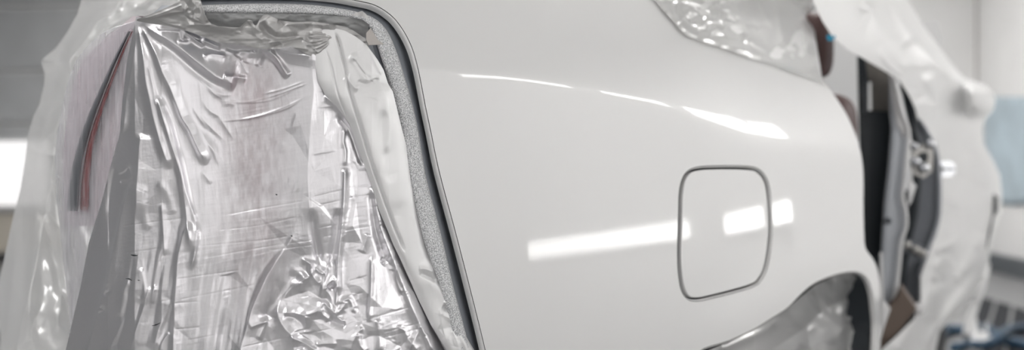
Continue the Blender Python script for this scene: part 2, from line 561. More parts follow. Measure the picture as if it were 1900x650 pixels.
def facets(U, V, poly, spacing, amp, seed, fade=30.0, stretch=(1.0, 1.0), soft_=0.0):
    """crumple: random corner points joined by flat triangles, so the creases are straight and sharp (amp in metres)"""
    r = np.random.default_rng(seed)
    poly = np.asarray(poly, float); lo, hi = poly.min(0) - 2 * spacing, poly.max(0) + 2 * spacing
    sx, sy = spacing * stretch[0], spacing * stretch[1]
    gx, gy = np.meshgrid(np.arange(lo[0], hi[0], sx), np.arange(lo[1], hi[1], sy))
    pts = np.stack([gx.ravel(), gy.ravel()], 1) + r.uniform(-.48, .48, (gx.size, 2)) * (sx, sy)
    hs = r.normal(size=len(pts))
    ins = in_poly(pts, poly)
    hs = hs * np.where(ins, 1.0, 0.0)
    vv, ee, ff, ov, oe, of = delaunay_2d_cdt([Vector(p) for p in pts], [], [], 0, 1e-6)
    P2 = np.array([tuple(x) for x in vv]); hh = np.array([hs[o[0]] if len(o) else 0.0 for o in ov])
    out = np.zeros(U.shape)
    u0, v0 = U.min(), V.min()
    for f in ff:
        a, b, c_ = P2[f[0]], P2[f[1]], P2[f[2]]
        if not (hh[f[0]] or hh[f[1]] or hh[f[2]]): continue
        l_, h_ = np.minimum(np.minimum(a, b), c_), np.maximum(np.maximum(a, b), c_)
        m = (U >= l_[0]) & (U <= h_[0]) & (V >= l_[1]) & (V <= h_[1]) if U.size < 40000 else None
        if m is None:
            if V[:, 0].std() > 0 and np.ptp(V[0]) < 1e-6:      # rows are level: slice them
                i0, i1 = np.searchsorted(V[:, 0], [l_[1], h_[1]])
                sl = (slice(max(i0 - 1, 0), i1 + 1), slice(None))
            else:
                j0, j1 = np.searchsorted(U[0], [l_[0], h_[0]])
                sl = (slice(None), slice(max(j0 - 1, 0), j1 + 1))
        else:
            sl = (slice(None), slice(None))
        u, v = U[sl], V[sl]
        d = (b[1] - c_[1]) * (a[0] - c_[0]) + (c_[0] - b[0]) * (a[1] - c_[1])
        if abs(d) < 1e-9: continue
        w1 = ((b[1] - c_[1]) * (u - c_[0]) + (c_[0] - b[0]) * (v - c_[1])) / d
        w2 = ((c_[1] - a[1]) * (u - c_[0]) + (a[0] - c_[0]) * (v - c_[1])) / d
        w3 = 1 - w1 - w2
        k = (w1 >= 0) & (w2 >= 0) & (w3 >= 0)
        o = out[sl]; o[k] = (w1 * hh[f[0]] + w2 * hh[f[1]] + w3 * hh[f[2]])[k]; out[sl] = o
    return out * amp


class Sheet:
    def __init__(s, left, right, v0, v1, nu, nv):
        left = np.asarray(left, float); right = np.asarray(right, float)
        v = np.linspace(v0, v1, nv); t = np.linspace(0, 1, nu)
        a = np.interp(v, left[:, 1], left[:, 0]); b = np.interp(v, right[:, 1], right[:, 0])
        s.U = a[:, None] + (b - a)[:, None] * t[None]
        s.V = np.repeat(v[:, None], nu, 1)
        s.T = np.repeat(t[None], nv, 0)
        s.Hm = np.zeros(s.U.shape)
    def c(s, *a, **k): crease(s.Hm, s.U, s.V, *a, **k)
    def crinkle(s, *a, **k): crinkle(s.Hm, s.U, s.V, *a, **k)
    def facets(s, *a, **k): s.Hm += facets(s.U, s.V, *a, **k)
    def build(s, name, Y, m, sheer=0.0, parent=None):
        Y = Y - s.Hm
        nr, nc = s.U.shape
        return put(name, P(s.U, s.V, Y).reshape(-1, 3), quads(nr, nc), m, parent, attr=np.broadcast_to(sheer, s.U.shape).astype(float))


# ------------------------------------------------------------------ the booth
RO = np.array([4.75, 11.06, 0.0])                    # far right corner
RA = np.array([-0.995, 0.0995, 0.0]); RA /= np.linalg.norm(RA)      # along the front wall, to the left
RB = np.array([-0.0995, -0.995, 0.0]); RB /= np.linalg.norm(RB)     # along the right wall, towards the camera
UP = np.array([0, 0, 1.0])
RW, RL, RH = 11.0, 15.5, 3.5


def room(a, b, z):
    return RO + RA * a + RB * b + UP * z


box('floor', room(-0.2, -0.2, -0.2), RA * (RW + .4), RB * (RL + .4), UP * 0.2, M['floor'], kind='structure')
box('ceiling', room(-0.2, -0.2, RH), RA * (RW + .4), RB * (RL + .4), UP * 0.2, M['ceiling'], kind='structure')
box('wall_right', room(-0.2, -0.2, 0), RA * 0.2, RB * (RL + .4), UP * RH, M['wall'], kind='structure')
wf = box('wall_front', room(0, -0.2, 0), RA * RW, RB * 0.2, UP * RH, M['wall'], kind='structure')
box('wall_left', room(RW, -0.2, 0), RA * 0.2, RB * (RL + .4), UP * RH, M['dark_wall'], kind='structure')
box('wall_back', room(0, RL, 0), RA * RW, RB * 0.2, UP * RH, M['wall'], kind='structure')
# grey boards on the front wall behind the car's tail, joints open between them
zb = [0.0, 0.75, 1.49, 2.08, 2.80, 3.48]
for i in range(5):
    box('grey_board', room(6.2, 0.001, zb[i] + .02), RA * 4.75, RB * 0.05, UP * (zb[i + 1] - zb[i] - .04), M['grey_panel'], wf, 0.012)
box('trim_1', room(0.0, 0.0, 0.0), RA * 6.0, RB * 0.10, UP * 0.16, M['dark_trim'], kind='structure')
box('trim_2', room(0.0, 0.10, 0.0), RA * 0.10, RB * 13.0, UP * 0.16, M['dark_trim'], kind='structure')


def wall_lamp(name, wall, along, z, ln, ht, label, mat_='lamp', group=None, depth=0.07):
    """flat luminaire: a white case with a glowing diffuser"""
    if wall == 'right': o, ax, nz, uz = room(0.001, along, z), RB, RA, UP
    if wall == 'front': o, ax, nz, uz = room(along, 0.055, z), RA, RB, UP
    if wall == 'back': o, ax, nz, uz = room(along, RL - .001, z), RA, -RB, UP
    if wall == 'left': o, ax, nz, uz = room(RW - .001, along, z), RB, -RA, UP
    t = empty(name, label, 'lamp', o)
    if group: t['group'] = group
    box('case', o - ax * .03 - uz * .03, ax * (ln + .06), nz * depth, uz * (ht + .06), M['lamp_case'], t, 0.008)
    box('diffuser', o + nz * (depth - .002), ax * ln, nz * 0.012, uz * ht, M[mat_], t, 0.003)
    attach(t)
    return t


LG = 'luminaires along the right wall'
HI = ('longest', 'middle', 'thickest', 'rightmost')
for k, (a0, a1) in enumerate(((9.89, 11.43), (8.74, 9.47), (7.20, 8.36), (6.55, 7.07))):
    wall_lamp('wall_lamp', 'right', a0, 2.02, a1 - a0, 0.26, 'strip lamp high on the right wall, mirrored as the %s streak on the car shoulder' % HI[k])
for k, (a0, a1, z0) in enumerate(((8.97, 10.70, 0.975), (7.81, 8.50, 0.95), (7.12, 7.58, 0.945))):
    wall_lamp('wall_lamp', 'right', a0, z0, a1 - a0, 0.10, 'low strip lamp on the right wall, mirrored %s' % ('left of the fuel door', 'inside the fuel door', 'right of the fuel door')[k])
wall_lamp('wall_lamp', 'front', 9.93, 0.57, 0.86, 0.72, 'bright square lamp low on the grey front wall at far left', 'lamp_soft')


def ceiling_lamp(a, b, la, lb, label, m='lamp'):
    o = room(a, b, RH - .06)
    t = empty('ceiling_lamp', label, 'lamp', o)
    t['group'] = 'ceiling lamps'
    box('case', o - RA * .04 - RB * .04, RA * (la + .08), RB * (lb + .08), UP * 0.059, M['lamp_case'], t, 0.008)
    box('diffuser', o - UP * .012, RA * la, RB * lb, UP * 0.012, M[m], t, 0.003)
    attach(t)


for i in range(4):
    ceiling_lamp(5.4, 1.6 + 3.4 * i, 1.0, 2.2, 'long white ceiling lamp of the middle row, %s from the front wall' % ('first', 'second', 'third', 'fourth')[i])
# unseen fill panels added behind the camera to brighten the film's reflections
for i, a_ in enumerate((0.4, 2.15)):
    wall_lamp('back_fill_light', 'back', a_ + 1.65, 0.35, (1.6, 0.85)[i], 2.8, 'added soft fill panel on the back wall, %s from the right wall' % ('first', 'second')[i], 'lamp_soft', 'added fill panels on the back wall')
ceiling_lamp(1.6, 1.2, 0.8, 2.4, 'added ceiling fill light above the far end of the booth')  # out of view, added to brighten the far right wall
ceiling_lamp(7.6, 1.2, 0.8, 2.4, 'added ceiling fill light above the grey boards')  # another unseen light, added to lift the grey boards

ceiling_lamp(2.5, 3.6, 1.0, 2.4, 'added wide ceiling fill light over the car roof, front one')  # unseen, added so the cover film turns brighter
ceiling_lamp(2.5, 6.6, 1.0, 2.4, 'added wide ceiling fill light over the rear side window')  # its unseen partner, added to brighten the window film
wall_lamp('back_fill_light', 'back', 7.6, 0.35, 1.5, 2.8, 'added dim fill panel at the far side of the back wall', 'fill_dim')  # added out of view to lift the film's left-facing slopes

# unseen soft lights added behind the camera's right shoulder to brighten the panel
for i, (b0, z0) in enumerate(((12.3, 0.5), (13.9, 0.5))):
    wall_lamp('side_fill_light', 'right', b0, z0, 1.2, 2.3, 'added tall fill light on the right wall, %s from the back wall' % ('second', 'first')[i], 'fill_side', 'added side fill lights')

# low bench under the square lamp
t = empty('bench', 'low grey bench under the square lamp at far left', 'bench', room(9.2, .6, 0))
box('bench_top', room(8.9, .32, .53), RA * 1.6, RB * .6, UP * .06, M['bench'], t, .01)
box('back_board', room(8.95, .36, .12), RA * 1.5, RB * .03, UP * .41, M['tan'], t, .004)
box('front_board', room(8.95, .86, .12), RA * 1.5, RB * .03, UP * .41, M['tan'], t, .004)
for a_, b_ in ((8.95, .36), (10.39, .36), (8.95, .83), (10.39, .83)):
    box('leg', room(a_, b_, 0), RA * .06, RB * .06, UP * .53, M['bench'], t, .004)
attach(t)


def on_floor(u, v, z=0.0):
    Y = (H - z) * F / (v - CY)
    return P(u, v, Y)


# floor grating near the right wall: a frame with bars over a dark pit
t = empty('floor_grate', 'dark floor grating with pale bars near the right wall', 'grate', on_floor(1860, 600))
g0, g1, g2, g3 = on_floor(1818, 550), on_floor(1984, 600), on_floor(1944, 710), on_floor(1778, 640)
e1, e2 = g1 - g0, g3 - g0
up = UP * 0.004
v_, f_ = box_vf(g0 + UP * .0005, e1, e2, up)
put('pit', v_, f_, M['pit'], t, smooth=False)
n_ = 5
for i in range(n_ + 1):
    o = g0 + e1 * (i / n_) + UP * .005
    box('bar', o, e1 * 0.035, e2, UP * .006, M['grate'], t, .003)
for o in (g0, g3): box('frame', o + UP * .005, e1 * 1.03, e2 * 0.03, UP * .008, M['grate'], t, .003)
attach(t)

# pale blue sheet hung on the right wall, a thin cord beside the corner
def on_right(u, v, off=0.0):
    d = P(u, v, 1.0) - np.array([0, 0, H]); c0 = np.array([0, 0, H])
    k = (np.dot(RO - c0, RA) + off) / np.dot(d, RA)
    return c0 + d * k
rows = []
for i in range(13):
    q = []
    for j in range(17):
        x, y = j / 16, i / 12
        u = 1826 + 130 * x; v = 180 + (190 + 12 * math.sin(x * 4)) * y
        q.append(on_right(u, v, 0.02 + .012 * math.sin(9 * x + 2 * y)))
    rows.append(q)
o = loft('hanging_sheet', rows, M['blue_sheet'])
md = o.modifiers.new('solid', 'SOLIDIFY'); md.thickness = 0.004
put_thing(o, 'pale blue sheet hanging on the right wall behind the mirror', 'sheet')
cc = [on_right(1812, v, 0.03) for v in (-160, 60, 140, 230, 300)]
o = tube('thin_cable', cc, 0.010, M['cord'], n=8)
put_thing(o, 'thin grey cable hanging down the white booth wall by the corner', 'cable')
# air hose and loose film on the floor by the front wheel
o = tube('air_hose', [on_floor(u, v, .03) for u, v in ((1738, 628), (1762, 612), (1795, 615), (1830, 612), (1865, 632), (1900, 640), (1940, 652))], 0.030, M['hose'], n=10)
put_thing(o, 'dark blue air hose lying across the floor by the grating', 'hose')
o = tube('air_hose', [on_floor(u, v, z) for u, v, z in ((1768, 646, .026), (1800, 640, .026), (1834, 640, .05), (1853, 626, .09), (1874, 611, .05), (1915, 606, .026), (1950, 604, .026))], 0.024, M['hose'], n=10)
put_thing(o, 'dark blue hose crossing the other, nearer the camera, curving over the grating', 'hose')
# ------------------------------------------------------------------ the car
base = P(1300, 325, 1.9); base[2] = 0.0
car = empty('car', 'silver car stripped of doors and masked for painting in the booth', 'car', tuple(base))
E0 = [(330, -16), (380, -15), (470, -14), (560, -12), (620, -7), (659, 0), (696, 9), (727, 29), (748, 55), (764, 86), (774, 118), (781, 150),
      (790, 197), (800, 244), (816, 320), (846, 432), (872, 533), (899, 642), (925, 760)]
E0s = catmull(E0, 160)
DOOR_EDGE = [(1632, 700), (1634, 620), (1633, 540), (1629, 503), (1619, 480), (1606, 462), (1603, 430), (1602, 380), (1602, 330), (1599, 295), (1591, 260), (1572, 215), (1550, 180), (1526, 150)]
outline = [tuple(p) for p in E0s] + [(1050, 762), (1200, 758), (1250, 705)] + [tuple(p) for p in catmull(ARCH, 70)] + [(1625, 700)] + [tuple(p) for p in catmull(DOOR_EDGE, 70)] + [(1516, 90), (1503, 0), (1496, -60), (1488, -75), (900, -90), (330, -90)]
FUEL = [(1263, 387), (1264, 360), (1268, 338), (1277, 322), (1296, 314), (1340, 312), (1385, 313), (1404, 317), (1417, 330), (1424, 350), (1428, 387), (1429, 420),
        (1427, 455), (1421, 492), (1412, 514), (1398, 528), (1360, 540), (1320, 550), (1296, 555), (1279, 553), (1268, 538), (1263, 510), (1261, 470), (1262, 425)]
FUELc = catmull(FUEL + [FUEL[0]], 140)[:-1]
_m = np.array(FUELc).mean(0)
def offset_loop(p, d):
    t = np.roll(p, -1, 0) - np.roll(p, 1, 0); t /= np.linalg.norm(t, axis=1)[:, None]
    n = np.stack([t[:, 1], -t[:, 0]], 1)
    if np.sum(n[0] * (p[0] - _m)) < 0: n = -n
    return p + n * d
hole = offset_loop(FUELc, 5.0); lid = offset_loop(FUELc, -4.4)
du, dv = np.meshgrid(np.arange(760, 1620, 7.0), np.arange(-2, 34, 1.6))
dv2 = np.interp(du, [760, 860, 1060, 1240, 1300, 1400, 1460, 1620], [118, 130, 155, 186, 215, 262, 268, 275]) + (dv - 14)
body_panel('quarter_panel', outline, hole, 9.0, 0.0, (0.0028, 0.005), M['paint'], car, (du, dv2))
body_panel('fuel_door', lid, None, 8.0, 0.0004, (0.0016, 0.006), M['paint'], car)
pk = offset_loop(FUELc, 9)
rows = []
for d_ in (0.006, 0.05):
    rows.append(P(pk[:, 0], pk[:, 1], Ybody(pk[:, 0], pk[:, 1])) - Nbody(pk[:, 0], pk[:, 1]) * d_)
c_ = rows[1].mean(0)
vv_ = np.vstack([rows[0], rows[1], c_[None]]); n_ = len(pk)
f_ = [(i, (i + 1) % n_, n_ + (i + 1) % n_, n_ + i) for i in range(n_)] + [(n_ + i, n_ + (i + 1) % n_, 2 * n_) for i in range(n_)]
put('fuel_pocket', vv_, f_, M['black_trim'], car)  # black backing added behind the lid's gap to block light

# the gutter round the tail opening, and the flange the foam sticks to
E2 = [(330, 10), (375, 9), (470, 6), (560, 7), (612, 12), (659, 20), (685, 27), (704, 37), (717, 52), (730, 76), (740, 105), (751, 139), (756, 160), (766, 189), (774, 228),
      (782, 268), (788, 315), (816, 422), (830, 480), (843, 537), (860, 600), (880, 680), (898, 760)]
E3 = [(330, 26), (375, 25), (470, 26), (560, 27), (620, 30), (655, 34), (678, 42), (690, 58), (700, 85), (708, 115), (722, 158), (730, 190), (740, 228), (747, 268), (755, 317),
      (767, 373), (777, 420), (787, 456), (800, 490), (815, 530), (835, 600), (855, 700), (870, 760)]
NR = 220
def match(ref, pts):
    """resample pts so that point k lies across from point k of ref"""
    d = catmull(pts, 1500); o = []; last = 0
    for k, p in enumerate(ref):
        j = last + int(np.argmin(np.hypot(d[last:last + 120, 0] - p[0], d[last:last + 120, 1] - p[1])))
        o.append(d[j]); last = j
    o = np.array(o); kk = np.ones(15) / 15
    pad = np.vstack([np.repeat(o[:1], 7, 0), o, np.repeat(o[-1:], 7, 0)])
    return np.stack([np.convolve(pad[:, i], kk, 'valid') for i in (0, 1)], 1)
R0 = catmull(E0, NR); R2 = match(R0, E2); R3 = match(R0, E3)
R4 = R3 + (R3 - R2) * 1.5
def at_body(p, d):
    return P(p[:, 0], p[:, 1], Ybody(p[:, 0], p[:, 1]) + d)
lerp = lambda a, b, t: a + (b - a) * t
rows = []
for t, d in ((-0.08, .006), (0.0, .0145), (0.14, .022), (0.26, .0255), (0.36, .0262), (0.46, .0235), (0.56, .0185), (0.68, .0150), (0.84, .0140), (1.1, .0140), (1.6, .0145), (2.4, .016)):
    rows.append(at_body(lerp(R0, R2, t), d))
gut = loft('tail_opening_gutter', rows, M['gutter'], car)
# tail lamp behind the sheer film: a bulged lens with a dark red rib
def YA(u, v):
    u = np.asarray(u, float); v = np.asarray(v, float)
    y = np.interp(u, [80, 100, 120, 150, 200, 250, 300, 380, 450, 577, 700, 770, 880], [1.34, 1.235, 1.20, 1.165, 1.125, 1.100, 1.090, 1.087, 1.087, 1.086, 1.094, 1.108, 1.15])
    return y - 0.012 * np.clip((v - 250) / 400, 0, 1)
vv2 = np.linspace(30, 420, 40)
rows = []
for v in vv2:
    t = (v - 30) / 390
    l = np.interp(v, [30, 70, 110, 150, 200, 280, 420], [246, 196, 154, 138, 127, 116, 120]); r_ = np.interp(v, [30, 100, 200, 300, 420], [270, 262, 256, 244, 236])
    u = np.linspace(l, r_, 24)
    rows.append(P(u, np.full(24, v), YA(u, v) + 0.030 + 0.02 * (2 * np.linspace(0, 1, 24) - 1) ** 2))
lamp = loft('tail_lamp_lens', rows, M['lens_pale'], car)
rib = catmull([(243, 58), (225, 95), (206, 140), (186, 190), (170, 235), (158, 280), (150, 330), (146, 392)], 40)
wid = np.linspace(3.5, 15, 40)
for nm, sh, wd, mm in (('lamp_seal', -0.75, 1.0, 'dark_metal'), ('red_lens', 0.75, 0.8, 'lens')):
    rows = []
    for k in range(9):
        a = (k / 8) * 2 - 1
        p = rib + np.stack([wid * (sh + a * wd * .75), np.zeros(40)], 1)
        rows.append(P(p[:, 0], p[:, 1], YA(p[:, 0], p[:, 1]) + 0.022 - 0.010 * math.sqrt(max(0, 1 - a * a))))
    loft(nm, rows, M[mm], lamp)
rows = [P([395, 560], [v, v], YA([395, 560], v) + .03 + .03 * math.sin(v / 60.)) for v in np.linspace(95, 640, 30)]
rows = []
for v in np.linspace(100, 640, 30):
    u = np.linspace(400, 560, 16) - 0.04 * (v - 100)
    rows.append(P(u, np.full(16, v), YA(u, v) + .040 + .03 * ((np.linspace(-1, 1, 16)) ** 2)))
loft('inner_lamp_lens', rows, M['lens_pink'], car)
# bodywork behind the masked tail
rows = []
for v in np.linspace(10, 760, 24):
    u = np.linspace(np.interp(v, [10, 100, 400, 650, 760], [300, 200, 190, 190, 180]), 900, 60)
    rows.append(P(u, np.full(60, v), YA(u, v) + 0.10 + 0.06 * abs(v - 300) / 400))
loft('tail_panel', rows, M['pillar_paint'], car)

# wheel arch: lip return and liner
AR = catmull([(1300, 652), (1350, 634), (1400, 611), (1432, 591), (1460, 573), (1485, 548), (1507, 529), (1532, 517), (1556, 509), (1580, 505), (1598, 508), (1611, 520), (1619, 546), (1623, 580), (1625, 615), (1622, 700)], 90)
ain = np.array([1530.0, 720.0])
rows = []
for t, d in ((0.0, .012), (0.02, .03), (0.05, .07), (0.09, .13), (0.16, .22), (0.3, .3)):
    p = AR + (ain - AR) * t
    rows.append(P(p[:, 0], p[:, 1], Ybody(AR[:, 0], AR[:, 1]) + 0) - OUT * d)
loft('wheel_arch_liner', rows, M['black_trim'], car)
# rear wheel: tyre and rim, mostly hidden under its film
wc = P(1560, 760, 2.02) - OUT * 0.10; wc[2] = 0.33
lathe('tyre', wc - OUT * 0.1, OUT, [(-.10, .20), (-.10, .29), (-.075, .315), (-.04, .325), (.04, .325), (.075, .315), (.10, .29), (.10, .22), (.085, .205)], M['rubber'], car, 48)
lathe('rim', wc - OUT * 0.1, OUT, [(-.08, .20), (.08, .21), (.09, .205), (.07, .19), (.03, .16), (.05, .07), (.055, .03), (.055, .001)], M['dark_metal'], car, 40)

# ---- cabin seen through the open rear doorway
def Yline(u):      # depth of the body's straight flank at pixel column u
    r = (np.asarray(u, float) - CX) / F
    return 0.4385 / (tan_axis - r)
BK = np.array([.37, 1.0, 0.0])
LAT = BK
# painted pillar face and its bright edge
slab('black_pillar_trim', [(1590, 104), (1600, 108), (1607, 150), (1609, 205), (1650, 207), (1654, 240), (1650, 330), (1640, 400), (1636, 470), (1622, 480), (1606, 465), (1600, 420), (1599, 330), (1594, 270)], 2.46, .10, M['black_trim'], car, .006, LAT)
slab('door_seal', [(1590, 104), (1604, 100), (1610, 150), (1610, 210), (1596, 215), (1592, 150)], 2.42, .05, M['black_trim'], car, .005, LAT)
slab('pillar_trim', [(1600, 106), (1625, 118), (1650, 135), (1653, 165), (1653, 208), (1617, 208), (1616, 150), (1608, 148), (1606, 205), (1600, 205)], 2.50, .06, M['trim_grey'], car, .004, LAT)
ob = slab('centre_pillar', [(1650, 132), (1660, 136), (1668, 180), (1676, 215), (1688, 250), (1684, 330), (1676, 372), (1682, 400), (1680, 430), (1672, 460), (1668, 500), (1662, 545), (1650, 580), (1638, 590), (1634, 500), (1636, 440), (1640, 380), (1648, 310), (1654, 240), (1650, 190)], 2.40, .10, M['pillar_paint'], car, .006, LAT)
edge = [(1655, 132), (1664, 165), (1672, 205), (1686, 246), (1682, 290), (1678, 330), (1674, 365), (1680, 392), (1681, 420), (1672, 450), (1668, 490), (1663, 535), (1655, 570), (1640, 596)]
e_ = catmull(edge, 60)
tube('pillar_flange', P(e_[:, 0], e_[:, 1], 2.385), np.interp(np.linspace(0, 1, 60), [0, .1, .3, 1], [.006, .006, .0045, .0055]), M['light_metal'], car, 8, 60)
slab('pillar_upper', [(1648, 126), (1664, 134), (1672, 175), (1682, 222), (1690, 248), (1678, 256), (1664, 232), (1655, 180)], 2.39, .05, M['light_metal'], car, .005, LAT)
lathe('pillar_bolt', P(1648, 410, 2.385), (0, -1, 0), [(0, .008), (.003, .008), (.005, .006), (.006, .001)], M['dark_metal'], car, 14)
slab('sill', [(1634, 585), (1655, 560), (1672, 535), (1700, 575), (1672, 612), (1640, 645), (1620, 690), (1612, 690), (1626, 620)], 2.36, .12, M['brown'], car, .006, LAT)
slab('sill_flange', [(1632, 470), (1637, 470), (1640, 560), (1652, 575), (1640, 610), (1626, 660), (1624, 640), (1633, 600)], 2.20, .03, M['light_metal'], car, .004, LAT)
# rear edge of the front door with its lock, check strap and handle
door = slab('front_door', [(1668, 150), (1682, 160), (1694, 190), (1702, 220), (1722, 244), (1738, 275), (1746, 320), (1746, 400), (1736, 440), (1722, 470), (1706, 515), (1704, 560), (1694, 590), (1676, 590), (1670, 560), (1676, 500), (1684, 450), (1698, 400), (1704, 340), (1698, 290), (1690, 250), (1680, 205)], 2.56, .16, M['dark_metal'], car, .008, LAT)
s_ = catmull([(1672, 155), (1684, 178), (1692, 212), (1694, 240), (1700, 262), (1702, 300), (1698, 380), (1686, 440), (1677, 500), (1672, 560)], 50)
tube('door_seal', P(s_[:, 0], s_[:, 1], 2.53), .010, M['black_trim'], door, 8, 50)
s_ = catmull([(1704, 222), (1722, 246), (1736, 275), (1743, 320), (1743, 395), (1733, 436), (1720, 468), (1705, 512)], 40)
tube('door_rim', P(s_[:, 0], s_[:, 1], 2.545), .0045, M['pillar_paint'], door, 8, 40)
lk = slab('door_lock', [(1692, 275), (1706, 268), (1728, 266), (1732, 285), (1730, 318), (1716, 330), (1698, 330), (1690, 312)], 2.52, .04, M['bracket'], door, .004, LAT)
for k, (a_, b_, r_) in enumerate(((1696, 272, .010), (1726, 268, .011), (1714, 312, .013), (1698, 300, .012))):
    lathe('lock_bolt', P(a_, b_, 2.515), (0, -1, 0), [(0, r_), (.006, r_), (.010, r_ * .7), (.011, .001)], M['chrome'], lk, 14)
slab('lock_slot', [(1704, 284), (1722, 282), (1722, 300), (1706, 304)], 2.515, .01, M['black_trim'], lk, .003, LAT)
slab('pale_wedge', [(1684, 342), (1694, 338), (1700, 345), (1692, 372), (1685, 385)], 2.50, .02, M['light_metal'], door, .004, LAT)
ck = slab('check_strap', [(1668, 448), (1682, 444), (1700, 452), (1716, 460), (1716, 478), (1706, 484), (1690, 474), (1672, 466)], 2.45, .03, M['dark_metal'], door, .005, LAT)
for a_, b_ in ((1682, 455), (1698, 464), (1710, 470)):
    lathe('bolt', P(a_, b_, 2.44), (0, -1, 0), [(0, .010), (.006, .010), (.010, .006), (.011, .001)], M['bracket'], ck, 12)
hd = slab('door_handle', [(1742, 300), (1762, 298), (1772, 304), (1773, 322), (1766, 328), (1744, 328)], 2.58, .04, M['chrome'], door, .008, LAT)
slab('handle_gap', [(1744, 312), (1770, 312), (1770, 316), (1744, 316)], 2.575, .01, M['dark_metal'], hd, .001, LAT)
lathe('pale_cap', P(1705, 573, 2.42), (-.2, -1, .25), [(-.02, .012), (0, .0135), (.004, .012), (.006, .006), (.0065, .001)], M['light_metal'], car, 20)  # small pale cap by the sill

# seats: brown leather headrest and backrest
def cushion(name, c, half, m, parent, p=3.0, n=24, mm=16, tilt=0.0):
    th = np.linspace(0, 2 * np.pi, n, endpoint=False); ph = np.linspace(-np.pi / 2, np.pi / 2, mm)
    sp = lambda x, e: np.sign(x) * np.abs(x) ** (2 / e)
    L = []
    for f in ph:
        x = sp(np.cos(f), p) * sp(np.cos(th), p); y = sp(np.cos(f), p) * sp(np.sin(th), p); z = np.full(n, sp(np.sin(f), p))
        q = np.stack([x * half[0], y * half[1], z * half[2]], 1)
        q[:, 1] += q[:, 2] * tilt
        L.append(np.asarray(c) + q[:, :1] * OUT[None] * -1 + q[:, 1:2] * AX[None] + q[:, 2:] * UP[None])
    return put(name, np.array(L).reshape(-1, 3), quads(mm, n, True), m, parent)
seat = cushion('seat_backrest', P(1512, 262, 2.26), (.082, .07, .10), M['leather'], car, 4.0)
cushion('headrest', P(1516, 84, 2.25), (.030, .05, .068), M['leather'], seat, 3.2)
# roof, far flank and floor of the cabin close the dark inside
def car_pt(u0, lat, fwd, z):
    p = P(1600, 325, Yline(1600)) - OUT * lat + AX * fwd; p[2] = z; return p
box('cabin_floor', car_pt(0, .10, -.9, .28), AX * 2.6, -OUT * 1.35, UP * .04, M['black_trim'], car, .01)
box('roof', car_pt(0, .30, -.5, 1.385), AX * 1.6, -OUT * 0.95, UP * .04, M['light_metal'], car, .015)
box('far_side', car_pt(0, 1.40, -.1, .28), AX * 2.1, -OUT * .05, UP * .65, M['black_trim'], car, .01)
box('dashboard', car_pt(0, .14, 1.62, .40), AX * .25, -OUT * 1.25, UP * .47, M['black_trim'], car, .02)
attach(car)
#@@FILM0
# ------------------------------------------------------------------ masking round the tail opening
rows = []
for t, d in ((0.02, .0138), (0.03, .008), (0.10, .0045), (0.25, .003), (0.5, .0022), (0.75, .003), (0.9, .0045), (0.97, .008), (0.98, .0138)):
    rows.append(at_body(lerp(R2, R3, t), d))
k0 = int(np.argmin(np.abs(R0[:, 0] - 372)))
rows = np.array(rows)[:, k0:]
wv = vnoise(np.arange(rows.shape[1])[None] * 1.0 + np.arange(9)[:, None] * 3.0, np.arange(9)[:, None] * 1.0 + np.zeros((1, rows.shape[1])), 9, 3, 5)
foam = loft('foam_tape', rows, M['foam'])
put_thing(foam, 'speckled grey foam tape along the edge of the tail opening', 'tape')


class HSheet(Sheet):
    """like Sheet, but its long edges run across the picture"""
    def __init__(s, top, bot, u0, u1, nu, nv):
        top = np.asarray(top, float); bot = np.asarray(bot, float)
        u = np.linspace(u0, u1, nu); t = np.linspace(0, 1, nv)
        a = np.interp(u, top[:, 0], top[:, 1]); b = np.interp(u, bot[:, 0], bot[:, 1])
        s.V = a[None] + (b - a)[None] * t[:, None]
        s.U = np.repeat(u[None], nv, 0); s.T = np.repeat(t[:, None], nu, 1)
        s.Hm = np.zeros(s.U.shape)


# matt grey paper strip under the foam
t_ = HSheet([(380, 24), (470, 25), (560, 26), (620, 29), (655, 33), (672, 36), (684, 45)], [(380, 60), (470, 62), (600, 62), (684, 70)], 382, 684, 200, 30)
t_.c([(400, 44), (500, 40), (600, 44), (680, 58)], 3, 8, 14, 0)
t_.Hm += 0.0008 * vnoise(t_.U, t_.V, 30, 14, 3)
o = t_.build('masking_paper', 1.064 + 0.00013 * (t_.U - 480) + .010 * t_.T, M['paper'])
put_thing(o, 'matt grey masking paper strip just under the top foam tape', 'paper')
f_ = HSheet([(652, 27), (672, 20), (680, 27), (684, 34)], [(652, 28.5), (672, 31), (684, 37)], 652, 684, 20, 8)
f_.Hm += 0.001 * np.sin(f_.U * .3)
o2 = f_.build('lifted_corner', 1.0615 + 0.0001 * (f_.U - 480), M['band'], 0, o); o2['label'] = 'white corner lifting off the grey paper'

# pale film band folded over along the top, crossing from the knot to the right
b_ = HSheet([(254, 36), (275, 28), (300, 18), (326, 6), (345, 0), (365, 20), (390, 43), (405, 49), (440, 51), (446, 50), (454, 42), (461, 37), (467, 38), (472, 47), (476, 47), (482, 36), (488, 29), (496, 27),
             (520, 38), (545, 41), (580, 40), (600, 43), (640, 49), (655, 56), (684, 76)],
            [(254, 39), (280, 44), (310, 48), (337, 54), (360, 62), (400, 77), (440, 83), (480, 90), (510, 91.5), (540, 86), (560, 96), (580, 106), (610, 110), (684, 112)], 254, 684, 560, 130)
b_.c([(262, 36), (290, 31), (330, 22), (360, 26)], 2.2, 3, 9, .7)
b_.c([(258, 37), (300, 24), (345, 6)], 2.5, 5, 3, .8)
b_.c([(284, 30), (306, 42), (340, 50)], 1.2, 2, 6, .8)
b_.c([(345, 38), (380, 47), (410, 52), (440, 56)], 2.5, 8, 6, 0)
b_.c([(390, 50), (400, 49), (440, 52), (455, 40), (466, 39)], 1.2, 3, 3, .8, (0, 0))
b_.c([(447, 62), (452, 48), (462, 40)], -2.0, 7, 4, .5)
